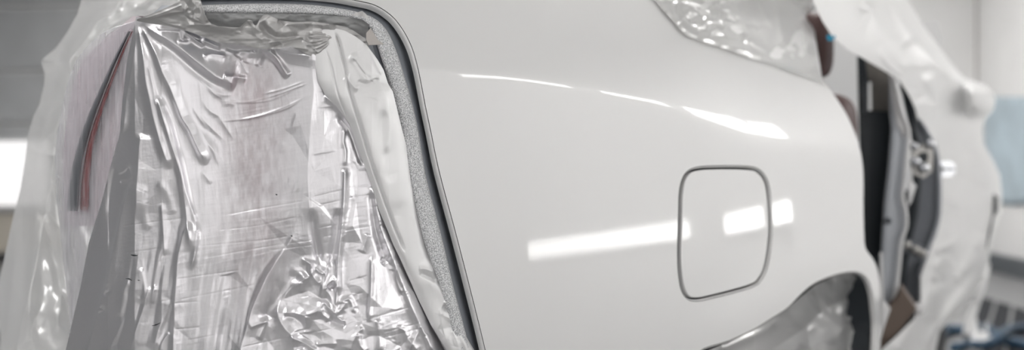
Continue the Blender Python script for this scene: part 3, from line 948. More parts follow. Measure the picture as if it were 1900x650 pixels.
b_.c([(476, 47), (470, 60), (490, 78)], 1.5, 4, 12, .7)
b_.c([(490, 33), (500, 48), (512, 58), (524, 62)], 5.0, 7, 9, 0, (.1, .25))
b_.c([(483, 38), (492, 54), (508, 66), (530, 70), (558, 66)], -3.0, 7, 6, 0)
b_.c([(515, 38), (522, 44), (526, 50)], -2.5, 4, 4, .4)
b_.c([(526, 48), (545, 44), (575, 44), (620, 50)], 2.0, 5, 7, .5)
b_.c([(496, 80), (520, 76), (556, 70), (570, 68)], 2.0, 4, 3, .7)
b_.c([(500, 90), (530, 80), (566, 72)], -2.5, 4, 4, .6)
b_.c([(520, 74), (521, 80), (527, 84)], 1.6, 2, 3, .7)
b_.c([(595, 50), (610, 45), (626, 46)], 1.5, 3, 4, .7)
for q in ([(570, 68), (590, 70), (618, 70)], [(574, 78), (590, 76), (616, 71)], [(566, 84), (590, 82), (612, 73)], [(580, 92), (596, 86), (612, 76)], [(586, 100), (598, 92), (614, 78)], [(560, 72), (576, 78), (590, 78)], [(600, 62), (612, 68), (624, 76)], [(572, 64), (590, 62), (606, 66)]):
    b_.c(q, 1.5, 2.2, 3.5, .7)
b_.c([(508, 91), (540, 88), (575, 92)], 2.0, 3, 8, .7)
b_.facets([(500, 60), (560, 45), (640, 52), (640, 112), (570, 108)], 16, .0009, 13)
b_.crinkle([(330, 0), (390, 42), (480, 50), (480, 88), (400, 76), (300, 46)], 8, .2, 34, 5)
b_.Hm += 0.0006 * vnoise(b_.U, b_.V, 40, 16, 11)
Yb_ = np.interp(b_.U, [254, 300, 345, 390, 480, 560, 600, 684], [1.088, 1.068, 1.055, 1.052, 1.055, 1.068, 1.074, 1.086]) + .004 * b_.T
band = b_.build('folded_film_band', Yb_, M['band'])
put_thing(band, 'pale folded film band crossing above the silver film, below the grey paper', 'film')
# gathered tuft of film where the band meets the foam
g_ = Sheet([(328, -30), (336, 8), (341, 24), (346, 46)], [(366, -30), (372, 0), (378, 20), (384, 34), (392, 45), (392, 46)], -30, 46, 70, 90)
for q in ([(368, 0), (360, 18), (346, 26)], [(369, 10), (372, 26), (366, 36)], [(352, -8), (346, 8), (338, 20)], [(372, 4), (380, 26), (388, 42)], [(344, 20), (352, 32), (372, 40)], [(358, -20), (356, 6), (350, 20)]):
    g_.c(q, 3.0, 4, 6, .7)
g_.facets([(325, -30), (375, -30), (392, 48), (340, 48)], 16, .0022, 14)
g_.crinkle([(330, -28), (366, -28), (390, 44), (344, 44)], 8, .7, 22, 3)
o = g_.build('film_tuft', 1.036 + 0.0003 * np.abs(g_.U - 360) + 0 * g_.U, M['band'], 0, band)

# small piece of tan tape over the foam
f_ = HSheet([(679, 62), (688, 52), (694, 62), (701, 74), (712, 81)], [(679, 72), (684, 84), (712, 82.5)], 679.5, 711.5, 24, 20)
o = f_.build('tape_piece', 1.0772 + .00025 * (f_.U - 680), M['paper_tan'])
md = o.modifiers.new('solid', 'SOLIDIFY'); md.thickness = 0.0006; md.offset = 1
put_thing(o, 'small tan tape piece at the top right corner of the opening', 'tape')

# ------------------------------------------------------------------ the big silver film over the tail
a_ = Sheet([(252, 32), (247, 60), (236, 110), (227, 190), (222, 250), (206, 305), (190, 370), (165, 450), (150, 530), (122, 650), (110, 720)],
           [(290, 32), (330, 40), (520, 62), (640, 80), (690, 110), (706, 170), (718, 240), (738, 345), (792, 480), (852, 650), (868, 720)], 32, 720, 560, 660)
def c(pts, A, *k, **q):
    a_.c(pts, A * 0.8, *k, **q)
# broad form: the left pane leans away to a sharp standing edge, the right pane is lit
a_.c([(579, 20), (580, 130), (582, 170), (577, 220), (574, 270), (571, 320), (572, 350), (575, 391), (582, 440), (592, 490)], 13, 115, 75, 1.0, (.2, .25))
a_.Hm -= 0.006 * np.exp(-((a_.U - 300) / 60.0) ** 2) * np.clip((a_.V - 120) / 260, 0, 1)
a_.c([(470, 70), (455, 150), (445, 250), (440, 360), (450, 480)], -9, 105, 110, 0, (.1, .3))
a_.c([(262, 60), (285, 200), (300, 330), (318, 450)], 6, 60, 60, 0, (.15, .3))
c([(577, 385), (582, 430), (588, 460), (594, 495)], -6, 7, 8, .2, (.25, .2))
# fan of folds from the knot
c([(262, 42), (282, 56), (318, 78), (352, 104), (386, 131), (408, 147), (440, 157)], 12, 9, 26, .6, (.15, .06))
c([(290, 66), (330, 98), (372, 136), (402, 152), (430, 158)], -3.5, 10, 6, 0, (.3, .1))
c([(262, 49), (277, 76), (290, 102), (300, 131), (313, 157), (321, 176), (331, 202), (339, 221), (352, 241), (365, 270), (384, 309)], 6.0, 7, 13, .6, (.06, .1))
c([(256, 47), (261, 78), (266, 110), (270, 150), (277, 181), (283, 213), (292, 247), (303, 281), (316, 316)], 6.0, 6.5, 12, .6, (.06, .08))
c([(253, 52), (250, 90), (240, 150), (233, 190), (229, 247)], 4.0, 6, 8, .7, (.1, .1))
c([(291, 176), (299, 207), (311, 247), (321, 278), (334, 320), (339, 349), (345, 396), (347, 415), (352, 449), (354, 470)], 6.0, 6.0, 9, .6, (.08, .1))
c([(300, 190), (318, 240), (330, 290), (337, 318), (347, 362), (360, 401), (365, 428), (363, 456), (360, 480), (352, 503)], 3.6, 8, 4, .6, (.15, .06))
c([(275, 120), (285, 170), (290, 200)], 1.6, 3, 5, .6)
c([(262, 246), (258, 275), (256, 310), (253, 362), (254, 410)], 6.0, 7, 18, .6, (.08, .2))
c([(236, 170), (229, 215), (223, 249), (212, 281), (200, 318), (186, 372), (172, 425)], 4.2, 6, 12, .7, (.4, .2))
c([(213, 308), (203, 375), (204, 441), (207, 480)], -3.5, 6, 7, 0, (.15, .2))
c([(248, 332), (240, 346), (232, 370), (222, 409), (209, 467), (199, 519), (188, 558), (175, 603), (162, 650), (150, 700)], 5.0, 3.5, 16, .7, (.06, 0))
c([(196, 360), (170, 450), (155, 530), (128, 650), (118, 720)], 3.0, 6, 10, .5, (.1, 0))
c([(216, 322), (228, 318), (238, 312), (246, 334)], 2.8, 3, 5, .7)
c([(222, 338), (234, 337), (248, 334)], -1.5, 3, 3, .5)
c([(345, 407), (337, 446), (330, 480), (326, 532), (324, 556), (323, 590), (321, 645), (320, 700)], 7.0, 6.0, 24, .7, (.08, 0))
c([(321, 556), (308, 585), (295, 612), (285, 650)], 3.2, 16, 6, .6)
c([(279, 527), (266, 571), (248, 626), (244, 650)], 3.0, 3.5, 14, .7)
c([(288, 527), (284, 545), (281, 565)], 1.5, 3, 5, .7)
c([(315, 615), (302, 635), (296, 655)], 2.4, 3, 8, .7)
c([(262, 495), (268, 540), (263, 566)], 2.6, 12, 5, .4)
c([(241, 520), (228, 545), (222, 590)], 1.8, 6, 5, .6)
c([(232, 525), (240, 560), (226, 600)], -1.6, 7, 6, 0)
c([(196, 528), (202, 540), (192, 548)], -1.8, 4, 4, .3)
c([(184, 570), (192, 577), (182, 584)], -1.6, 4, 4, .3)
c([(300, 376), (302, 410), (304, 440), (305, 476)], 2.2, 4, 8, .6)
c([(268, 340), (264, 380), (276, 430)], 1.5, 9, 7, 0)
c([(292, 335), (312, 365), (322, 400)], 1.2, 8, 8, 0)
# lower centre
c([(555, 388), (548, 415), (541, 443), (523, 470), (508, 492), (490, 524), (469, 571), (459, 605), (447, 650), (440, 690)], 8.0, 8, 28, .7, (.4, 0))
c([(571, 506), (556, 522), (542, 533), (519, 564), (516, 585), (527, 608), (540, 622), (555, 640)], 6.0, 10, 13, .6, (.08, .1))
c([(558, 505), (530, 545), (500, 580), (486, 600)], -4.0, 12, 14, 0)
c([(462, 610), (478, 603), (500, 596)], 2.6, 3, 9, .7)
c([(500, 585), (490, 608), (478, 632)], 2.2, 4, 8, .6)
c([(597, 553), (592, 575), (567, 585), (545, 582), (524, 581)], 4.0, 8, 5, .7, (.1, .1))
c([(567, 585), (566, 600), (567, 621)], 3.0, 7, 8, .7)
c([(592, 575), (600, 585), (612, 594)], 3.4, 5, 6, .7)
c([(525, 586), (548, 590), (562, 604), (570, 620)], -3.2, 7, 7, .2)
c([(556, 478), (575, 490), (579, 505), (560, 524), (540, 535)], 3.4, 6, 5, .7)
c([(558, 524), (556, 545)], 2.4, 4, 5, .7, (.1, .3))
c([(579, 482), (576, 500), (582, 515), (596, 530)], 4.2, 5, 6, .7)
c([(584, 497), (594, 506), (602, 508), (600, 503)], 2.2, 3, 3, .7)
c([(612, 470), (607, 490), (600, 520), (598, 545), (596, 560)], 4.0, 6, 6, .7)
c([(640, 310), (638, 375), (633, 428), (628, 478), (626, 520), (624, 560), (622, 588)], 5.0, 5, 7, .7, (.04, .1))
c([(630, 385), (626, 430), (618, 470), (608, 500)], -5.0, 9, 5, .2)
c([(640, 235), (637, 262), (641, 280), (640, 310)], 2.4, 5, 4, .7)
c([(604, 536), (618, 520), (624, 532)], 4.0, 5, 6, .8, (0, 0))
c([(608, 536), (616, 530), (622, 535)], -6.0, 4, 4, 0)
c([(604, 537), (614, 552), (618, 575), (626, 588)], 3.5, 5, 5, .7)
c([(597, 556), (606, 566), (622, 585), (641, 602)], 3.5, 5, 5, .7)
c([(622, 588), (640, 565), (636, 560), (648, 556), (656, 572), (660, 585)], 3.0, 6, 6, .7)
c([(612, 594), (628, 600), (642, 603)], -3.0, 5, 4, .4)
c([(560, 645), (580, 640), (628, 638)], 3.0, 4, 8, .7)
c([(535, 625), (560, 635), (580, 646), (590, 655)], 3.4, 6, 5, .7)
c([(545, 648), (565, 642), (590, 640)], -3.0, 4, 5, .2)
c([(648, 655), (656, 632), (666, 616), (676, 608)], 3.6, 5, 8, .7)
c([(690, 470), (689, 532), (686, 575), (683, 600)], 4.0, 5, 6, .7)
c([(683, 432), (676, 455), (670, 470)], 2.4, 5, 6, .6)
c([(689, 349), (693, 388), (699, 428), (709, 467), (716, 490)], -6.0, 7, 7, .2, (.15, .2))
c([(690, 345), (698, 392), (712, 440), (733, 490), (752, 540), (772, 588), (800, 645)], 7.0, 6, 10, .6, (.05, 0))
c([(738, 450), (754, 500), (774, 550), (802, 610), (830, 660)], -9.0, 9, 9, 0, (.1, 0))
c([(600, 176), (623, 197), (646, 228), (660, 262), (675, 305)], 5.0, 5, 8, .7, (.08, .1))
c([(623, 213), (638, 228), (651, 244), (664, 280), (674, 312)], -4.0, 6, 5, .2)
c([(740, 489), (735, 515), (744, 540), (750, 536)], 2.4, 4, 5, .7)
c([(735, 605), (750, 614), (758, 630), (778, 655)], 3.5, 6, 6, .7)
c([(782, 600), (772, 625), (758, 650)], 3.0, 5, 7, .7)
c([(706, 480), (716, 484), (708, 492)], -3.0, 4, 4, .3)
c([(700, 590), (704, 620), (706, 655)], 3.6, 6, 6, .6)
c([(664, 618), (668, 640), (680, 655)], 3.0, 6, 5, .7)
# little pleats under the band
c([(497, 93), (515, 112), (531, 136), (537, 143)], 4.4, 6, 6, 0, (.06, .1))
c([(488, 93), (482, 108), (477, 124)], -2.2, 5, 7, 0)
c([(510, 92), (536, 99), (577, 105)], 3.0, 4, 9, .7)
c([(470, 92), (460, 105), (455, 118)], 1.5, 6, 6, 0)
c([(338, 55), (339, 64), (339.5, 74)], 4.0, 2.5, 7, .7, (0, .1))
c([(290, 54), (310, 54), (336, 55)], 2.5, 3, 8, .7)
c([(340, 56), (358, 71), (380, 86)], 3.4, 4, 5, .6)
c([(352, 66), (366, 70), (370, 74)], 2.0, 3, 3, .7)
c([(373, 73), (392, 82), (411, 89)], 3.0, 4, 5, .2)
c([(328, 77), (348, 78), (353, 70)], 1.6, 3, 5, .7)
c([(376, 107), (392, 100), (420, 104)], 2.6, 9, 4, .6)
c([(413, 141), (436, 143), (459, 146)], 2.6, 8, 5, .6)
c([(431, 101), (445, 112), (455, 130), (459, 140)], 1.0, 4, 3, .7)
c([(415, 84), (435, 92), (452, 90), (480, 94)], -2.6, 5, 7, 0)
for q in ([(373, 184), (389, 205), (415, 221)], [(363, 205), (386, 231), (407, 252), (423, 265)], [(376, 260), (394, 278), (407, 310)], [(352, 190), (372, 222), (390, 246)], [(368, 232), (380, 256), (398, 280), (416, 300)], [(398, 166), (412, 176), (436, 176)], [(410, 195), (424, 192), (440, 196)], [(380, 150), (396, 172), (420, 188)], [(372, 318), (384, 330), (392, 344)], [(404, 212), (420, 238), (436, 262)]):
    c(q, 1.0, 5, 9, .6, (.35, .35))
# curved stretch lines
for (q, A) in (([(480, 176), (523, 166), (567, 150)], 1.3), ([(490, 183), (525, 172), (572, 154)], 1.3), ([(400, 226), (465, 219), (525, 200), (570, 178)], 1.4), ([(440, 225), (490, 214), (530, 202), (562, 184)], 1.2), ([(400, 187), (455, 190), (500, 180)], .7),
               ([(440, 193), (500, 186), (550, 165)], .6), ([(588, 170), (604, 168), (620, 167)], .8), ([(588, 200), (606, 198), (620, 198)], .7), ([(572, 288), (600, 283), (630, 279)], .8)):
    c(q, A * .55, 1.8, 2.6, .7, (.3, .2))
for x0, y0, x1, y1 in ((556, 200, 538, 250), (520, 250, 506, 290), (528, 262, 520, 286), (560, 320, 548, 365), (552, 330, 540, 380), (566, 330, 560, 400), (545, 320, 530, 355), (560, 375, 556, 410), (540, 390, 528, 415)):
    c([(x0, y0), ((x0 + x1) / 2 - 1, (y0 + y1) / 2), (x1, y1)], .55, 4, 6, .5, (.4, .4))
# packing creases: thin, nearly level lines
for q in ([(225, 420), (295, 411), (345, 405)], [(408, 401), (478, 388), (572, 372)], [(400, 428), (478, 419), (555, 402)], [(360, 458), (486, 446), (541, 437)], [(375, 480), (486, 460), (586, 445)], [(580, 366), (640, 352)], [(646, 349), (686, 344)],
          [(646, 368), (692, 361)], [(589, 382), (638, 371)], [(638, 429), (694, 419)], [(581, 426), (617, 418)], [(436, 648), (540, 625), (613, 611), (670, 596)], [(660, 600), (690, 591), (767, 569)], [(710, 618), (783, 599)], [(708, 628), (786, 609)], [(284, 562), (321, 556)],
          [(330, 557), (444, 535), (500, 522)], [(326, 519), (449, 501)], [(300, 571), (330, 563), (372, 560)], [(232, 470), (300, 461)], [(348, 632), (400, 622)], [(550, 552), (580, 549)], [(600, 600), (650, 590)], [(648, 522), (684, 512)], [(500, 465), (583, 455)], [(600, 440), (617, 436)], [(322, 612), (372, 608)]):
    c(q, -.22, 1.2, 1.6, .3, (.1, .1))
# soft pull folds, almost upright
rip = vnoise(a_.U + 0.16 * (a_.V - 400), a_.V, 15, 210, 21, 2)
a_.Hm += 0.0007 * rip * np.clip((a_.V - 400) / 90, 0, 1) * np.clip((560 - a_.U) / 60, 0, 1) * np.clip((a_.U - 205) / 25, 0, 1)
a_.Hm += 0.0003 * vnoise(a_.U, a_.V, 60, 60, 22, 2)
a_.Hm += 0.00003 * vnoise(a_.U - .1 * a_.V, a_.V, 5, 40, 23, 2) + 0.00002 * vnoise(a_.U, a_.V + .2 * a_.U, 30, 4, 24, 2)
a_.facets([(470, 640), (530, 530), (580, 480), (640, 540), (720, 520), (800, 640), (840, 720), (440, 720)], 46, .0016, 5, stretch=(1.0, .75))
a_.facets([(520, 600), (560, 500), (600, 470), (640, 560), (700, 600), (760, 600), (800, 720), (480, 720)], 24, .00045, 6, stretch=(1.2, .7))
a_.crinkle([(470, 610), (560, 480), (600, 470), (700, 470), (790, 600), (820, 700), (440, 700)], 30, .3, 34, 4)
a_.facets([(588, 180), (640, 220), (690, 340), (700, 490), (600, 480), (584, 330)], 30, .0007, 8, stretch=(.8, 1.6))
a_.facets([(246, 90), (290, 250), (330, 420), (320, 690), (130, 690), (225, 250)], 40, .0007, 9, stretch=(.6, 2.5))
a_.facets([(340, 430), (570, 440), (450, 690), (330, 690)], 44, .0004, 10, stretch=(.5, 3.0))
a_.facets([(260, 70), (560, 110), (570, 400), (340, 400)], 50, .0004, 12, stretch=(.8, 1.6))
a_.crinkle([(690, 345), (740, 480), (800, 640), (770, 600), (712, 470)], 80, .5, 14, 3)
a_.crinkle([(260, 60), (570, 110), (570, 480), (230, 640), (230, 300)], 70, .06, 40, 4, 1.9, .5)
a_.crinkle([(640, 480), (760, 560), (790, 640), (640, 640)], 50, .18, 40, 3, -.2, .2)
sheer = 0.27 * np.exp(-((a_.U - (478 - .02 * a_.V)) / 60.0) ** 2) * np.clip((a_.V - 90) / 60, 0, 1) * np.clip((640 - a_.V) / 200, 0, 1)
a_.Hm += 0.00002 * vnoise(a_.U, a_.V, 7, 3.2, 27, 2) * np.clip((345 - a_.U) / 60, 0, 1)
sheer = sheer * np.clip(1 + .35 * vnoise(a_.U, a_.V, 8, 22, 30, 3), 0.2, 1.5) + 0.12 * np.clip((a_.U - 640) / 40, 0, 1) * 0
film = a_.build('silver_masking_film', YA(a_.U, a_.V), M['film'], np.clip(sheer, 0, .5))
put_thing(film, 'large crumpled silver masking film hanging over the tail, folds fanning from a knot', 'film')
def on_film(u, v):
    k = np.argmin((a_.U - u) ** 2 + (a_.V - v) ** 2); return float(YA(u, v) - a_.Hm.ravel()[k])
for (p, wd, lab) in (([(243, 473), (247, 474), (255, 474.5)], 1.5, 'thickest dark fleck, uppermost of those on the left half of the silver film'), ([(233, 517.5), (239, 518), (245, 521)], 1.1, 'curved dark fleck lowest but one on the left half of the silver film'),
                     ([(255, 520), (257.5, 520.5), (260, 520.5)], .8, 'tiny dark fleck just right of the curved one on the silver film'), ([(282, 605), (290, 603), (297, 599.5)], 1.0, 'lowest dark sliver, tilted, near the bottom of the silver film'),
                     ([(511.5, 360.5), (513, 361.5), (514.5, 361.5)], 1.3, 'upper dark dot in the middle of the silver film'), ([(540, 437), (541.3, 438.3), (542.5, 439)], 1.3, 'lower dark dot beside a fold in the silver film')):
    q = [P(x, y, on_film(x, y) - .0006) for x, y in p]
    o = tube('dark_fleck', q, [wd * .3 * .00055, wd * .00055, wd * .3 * .00055], M['fleck'], n=6, samples=7)
    put_thing(o, lab, 'fleck')

# right-hand strip of matt film, lapping over the silver sheet and the foam
s_ = Sheet([(566, 50), (576, 62), (583, 110), (590, 150), (603, 176), (626, 199), (648, 229), (667, 281), (690, 345), (703, 390), (720, 430), (730, 455), (742, 480), (760, 520), (778, 560), (800, 605), (832, 655), (856, 720)],
           [(612, 50), (640, 57), (660, 68), (681, 84), (700, 110), (712, 130), (720, 155), (729, 170), (735, 195), (746, 240), (754, 270), (762, 318), (772, 373), (781, 420), (790, 456), (799, 480), (808, 490), (812, 505), (818, 525), (832, 540),
            (842, 555), (852, 585), (858, 610), (868, 630), (880, 650), (900, 720)], 50, 720, 170, 620)
c = s_.c
L0 = np.interp(s_.V[:, 0], [50, 110, 172, 345, 480, 655, 720], [566, 600, 604, 690, 742, 832, 856])
s_.Hm += 0.007 * (1 - (2 * np.clip(s_.T, 0, 1) - 1) ** 4) * np.clip((s_.V - 60) / 120, 0, 1)
c([(621, 58), (632, 92), (641, 130), (652, 180), (668, 232), (688, 300), (712, 368), (728, 412), (752, 470)], -4.0, 2.0, 3.0, .4, (.04, .05))
c([(604, 90), (616, 130), (628, 180), (648, 228)], -1.2, 1.6, 2.5, .4)
c([(640, 140), (656, 160), (666, 166)], 3.0, 6, 5, .5)
c([(650, 100), (664, 118), (678, 138), (684, 155)], 3.6, 7, 6, .5)
c([(656, 108), (672, 132), (690, 150)], -2.4, 4, 4, .4)
c([(662, 150), (680, 156), (694, 148), (704, 146)], -2.0, 4, 3, .3)
c([(690, 152), (696, 146), (706, 144)], 1.6, 3, 4, .6)
c([(700, 150), (712, 168), (720, 195), (722, 240), (716, 290)], 2.2, 12, 5, .2)
c([(684, 85), (694, 110), (708, 140)], 1.4, 4, 5, .5)
c([(660, 180), (684, 250), (720, 330), (742, 400)], 1.6, 22, 20, 0)
c([(712, 200), (710, 250), (716, 300), (728, 345)], -1.6, 7, 12, 0)
c([(776, 500), (790, 500), (806, 506)], 3.0, 3, 6, .6)
c([(778, 506), (796, 515), (810, 522)], -2.6, 4, 5, .2)
c([(820, 568), (832, 572), (842, 560), (838, 556)], -3.6, 6, 6, .2)
c([(822, 562), (836, 564), (846, 572)], 2.6, 3, 4, .6)
c([(852, 620), (862, 640), (868, 655)], 3, 5, 5, .6)
c([(838, 610), (850, 640), (852, 660)], 2.4, 5, 5, .6)
c([(816, 570), (820, 600), (830, 640)], 1.0, 3, 6, .6)
s_.facets([(806, 560), (850, 590), (890, 720), (840, 720)], 17, .0009, 15)
s_.crinkle([(810, 540), (850, 580), (880, 660), (840, 660)], 26, .5, 22, 3)
s_.crinkle([(610, 70), (680, 90), (780, 440), (740, 440)], 40, .16, 34, 5)
s_.Hm += 0.0007 * vnoise(s_.U, s_.V, 26, 80, 41, 2)
Ys = np.interp(s_.U, [560, 600, 640, 690, 722, 740, 760, 800, 850, 880, 900], [1.074, 1.076, 1.078, 1.082, 1.088, 1.094, 1.101, 1.112, 1.122, 1.133, 1.145])
o = s_.build('film_strip', Ys, M['strip'])
put_thing(o, 'smooth matt film strip slanting down the right side of the silver film', 'film')

# sheer film left of the knot, the tail lamp showing through
l_ = Sheet([(250, 39), (232, 44), (212, 50), (192, 60), (176, 72), (158, 90), (142, 110), (130, 140), (119, 180), (107, 240), (102, 300), (105, 370), (111, 420), (117, 480), (124, 540), (130, 600), (126, 650), (120, 720)],
           [(257, 39), (260, 60), (250, 110), (240, 190), (236, 250), (222, 305), (206, 370), (186, 450), (172, 530), (146, 650), (136, 720)], 39, 720, 150, 480)
c = l_.c
c([(252, 42), (222, 50), (198, 66), (180, 92), (165, 118)], 2.8, 8, 3, .7)
c([(250, 48), (226, 90), (204, 138), (186, 188), (170, 236), (158, 282)], -3.0, 5, 5, 0)
c([(236, 78), (213, 126), (192, 182), (176, 234), (163, 282), (155, 340), (150, 400)], 2.2, 2.2, 3, .5)
c([(200, 96), (188, 122), (172, 160)], 1.0, 1.5, 2, .6)
c([(226, 110), (216, 140), (208, 170)], 1.0, 1.5, 2, .6)
c([(240, 60), (232, 120), (218, 190), (208, 250), (205, 300)], 2.4, 4, 5, .6)
c([(132, 160), (134, 210), (140, 250), (150, 270)], .8, 3, 3, .6)
c([(112, 250), (118, 300), (122, 350), (112, 400)], 1.2, 4, 4, .6)
c([(122, 380), (130, 440), (140, 490), (146, 520)], 2.5, 5, 5, .5)
c([(148, 395), (142, 440), (132, 500), (138, 560)], 2.0, 5, 6, .5)
l_.Hm += 0.0006 * vnoise(l_.U + .06 * l_.V, l_.V, 5, 70, 51, 3) * np.clip((l_.V - 150) / 120, .15, 1)
l_.Hm += 0.001 * vnoise(l_.U, l_.V, 30, 90, 52, 2)
l_.crinkle([(110, 240), (210, 240), (180, 470), (110, 470)], 60, .4, 36, 2.5, 1.6, .25)
dr = seg_dist(l_.U, l_.V, rib)[0]
sh = np.clip(.02 - .0012 * np.maximum(l_.V - 330, 0), -.30, .1) + .5 * np.exp(-(dr / (np.interp(l_.V, [50, 390], [4.5, 19]))) ** 4) * np.clip((402 - l_.V) / 22, 0, 1)
sh = sh + .10 * vnoise(l_.U, l_.V, 4, 60, 55, 2) * (l_.V > 60) - .3 * np.exp(-(dr / 1.6) ** 2)
o = l_.build('sheer_film', YA(l_.U, l_.V) + .010 + 0.03 * np.clip((.18 - l_.T) / .18, 0, 1) ** 2, M['sheer'], np.clip(sh, -.4, .5))
put_thing(o, 'sheer lilac film stretched over the red striped tail lamp', 'film')

# milky outer film farther back, its torn outline against the grey boards
k_ = Sheet([(165, -40), (151, 0), (144, 26), (125, 60), (104, 89), (79, 110), (77, 115), (83, 136), (82, 157), (73, 194), (62, 216), (52, 250), (46, 300), (38, 350), (25, 400), (14, 450), (4, 500), (-10, 560), (-34, 650), (-50, 720)],
           [(380, -40), (372, 0), (340, 20), (270, 40), (240, 90), (210, 200), (200, 400), (190, 480), (165, 600), (160, 720)], -40, 720, 150, 300)
c = k_.c
for q, A in (([(300, -10), (240, 20), (190, 60), (170, 90)], 14), ([(340, 0), (280, 20), (220, 42), (175, 62)], 8), ([(220, -20), (170, 40), (130, 100), (120, 200)], 12), ([(150, 40), (115, 100), (100, 190), (90, 260)], -10), ([(130, 110), (105, 180), (80, 240), (66, 330)], 9), ([(80, 250), (95, 330), (110, 420), (140, 500), (150, 560)], 12),
             ([(60, 330), (66, 400), (60, 500), (50, 640)], 10), ([(66, 370), (90, 440), (110, 520), (130, 600)], -12), ([(30, 420), (24, 520), (10, 640)], 7), ([(110, 420), (118, 520), (100, 640)], 9), ([(100, 300), (96, 360), (112, 420)], -6), ([(75, 115), (100, 112), (125, 96)], 6)):
    c(q, A, 9, 16, .3)
k_.facets([(60, 110), (160, 0), (380, -40), (230, 200), (130, 420), (30, 420)], 38, .007, 16)
k_.facets([(40, 400), (140, 420), (150, 700), (-40, 700)], 50, .006, 17, stretch=(.7, 2.5))
k_.crinkle([(60, 120), (200, 20), (340, -20), (200, 200), (110, 400), (40, 420)], 40, 3.0, 60, 9)
k_.crinkle([(40, 400), (140, 420), (150, 640), (0, 640)], 26, 3.0, 110, 14, 1.6, .4)
k_.Hm += .006 * vnoise(k_.U, k_.V, 50, 90, 61, 2)
o = k_.build('milky_film', 1.50 + 0.10 * np.clip(1 - k_.T * 3, 0, 1) - .06 * np.clip((k_.V - 380) / 200, 0, 1), M['milky'], np.clip(.12 - .0006 * np.maximum(k_.V - 300, 0), -.12, .12))
put_thing(o, 'milky translucent film drooping at the far left of the tail', 'film')
#@@FILM1
#@@FRONT0
# ------------------------------------------------------------------ film over the side window
w_ = Sheet([(1180, -70), (1214, 0), (1242, 32), (1262, 56), (1276, 68), (1300, 78), (1366, 98), (1428, 120), (1488, 141), (1518, 152), (1527, 157)],
           [(1490, -70), (1503, 0), (1509, 60), (1518, 120), (1524, 145), (1530, 157)], -70, 157, 240, 240)
c = w_.c
hem = [(1224, 0), (1250, 30), (1275, 56), (1300, 68), (1366, 88), (1428, 110), (1488, 131), (1522, 148)]
c(hem, 4, 6, 4, .4, (0, 0))
c([(1232, -4), (1262, 30), (1290, 52), (1360, 74), (1420, 96), (1490, 122)], -3, 5, 5, .2)
for q in ([(1262, 6), (1284, 12), (1302, 24), (1322, 30)], [(1278, 16), (1296, 16), (1318, 28), (1330, 34)], [(1340, 38), (1356, 34), (1368, 42)], [(1308, 46), (1330, 46), (1344, 52)], [(1350, 48), (1372, 58), (1392, 64)], [(1384, 48), (1400, 46), (1410, 54)], [(1276, 40), (1290, 30), (1310, 34)]):
    c(q, -7, 5, 6, .3)
for q in ([(1330, 0), (1340, 14), (1356, 18)], [(1366, 0), (1370, 22), (1366, 34)], [(1376, 70), (1400, 82), (1424, 96)], [(1440, 84), (1452, 76), (1460, 88)], [(1470, 80), (1480, 92), (1470, 104)], [(1440, -20), (1446, 40), (1454, 90)], [(1402, -20), (1416, 20), (1440, 60)], [(1256, 0), (1258, 30), (1266, 42)], [(1488, 0), (1494, 60), (1502, 120)]):
    c(q, 6, 5, 6, .5)
w_.facets([(1240, -60), (1500, -60), (1516, 136), (1400, 98), (1300, 64)], 30, .008, 18)
w_.facets([(1240, -60), (1500, -60), (1516, 136), (1400, 98), (1300, 64)], 14, .0018, 19)
w_.crinkle([(1225, 0), (1500, -20), (1518, 140), (1300, 66)], 50, 2.2, 40, 6)
w_.Hm += .003 * vnoise(w_.U, w_.V, 40, 40, 71, 2)
o = w_.build('window_film', Ybody(w_.U, w_.V) - .008, M['window_film'], 0)
put_thing(o, 'crumpled clear-white film taped over the rear side window', 'film')

# ------------------------------------------------------------------ film in the rear wheel arch
h_ = Sheet([(1566, 507), (1548, 512), (1512, 530), (1487, 550), (1458, 575), (1425, 595), (1398, 613), (1352, 636), (1304, 654), (1262, 700), (1250, 720)],
           [(1580, 507), (1590, 516), (1598, 530), (1603, 548), (1606, 580), (1606, 620), (1605, 720)], 507, 720, 170, 160)
c = h_.c
D = np.abs(seg_dist(h_.U, h_.V, ARCH)[0])
deep = .19 * np.clip(D / 50, 0, 1) ** .7 * np.clip((h_.U - 1390) / 110, .08, 1)
for i in range(9):
    a = -2.35 + i * .26
    p = [(1545 + 26 * math.cos(a) * 1.1, 608 + 26 * math.sin(a)), (1545 + 60 * math.cos(a) * 1.0, 608 + 64 * math.sin(a)), (1548 + 90 * math.cos(a) * .85, 612 + 98 * math.sin(a))]
    c(p if p[0][1] < p[2][1] else p[::-1], 14 * (1 if i % 2 else -.8), 6, 8, .5)
c([(1530, 560), (1490, 610), (1470, 680)], 22, 30, 50, 0)
c([(1448, 588), (1420, 612), (1380, 630), (1330, 652)], 12, 8, 10, .3)
h_.facets([(1490, 560), (1590, 515), (1606, 720), (1420, 720)], 26, .008, 20)
h_.crinkle([(1500, 540), (1600, 520), (1604, 640), (1440, 680)], 24, 4.0, 40, 7)
o = h_.build('wheel_film', Ybody(h_.U, h_.V) + .014 + deep, M['window_film'], 0)
put_thing(o, 'crumpled film stuffed in the rear wheel arch over the wheel', 'film')

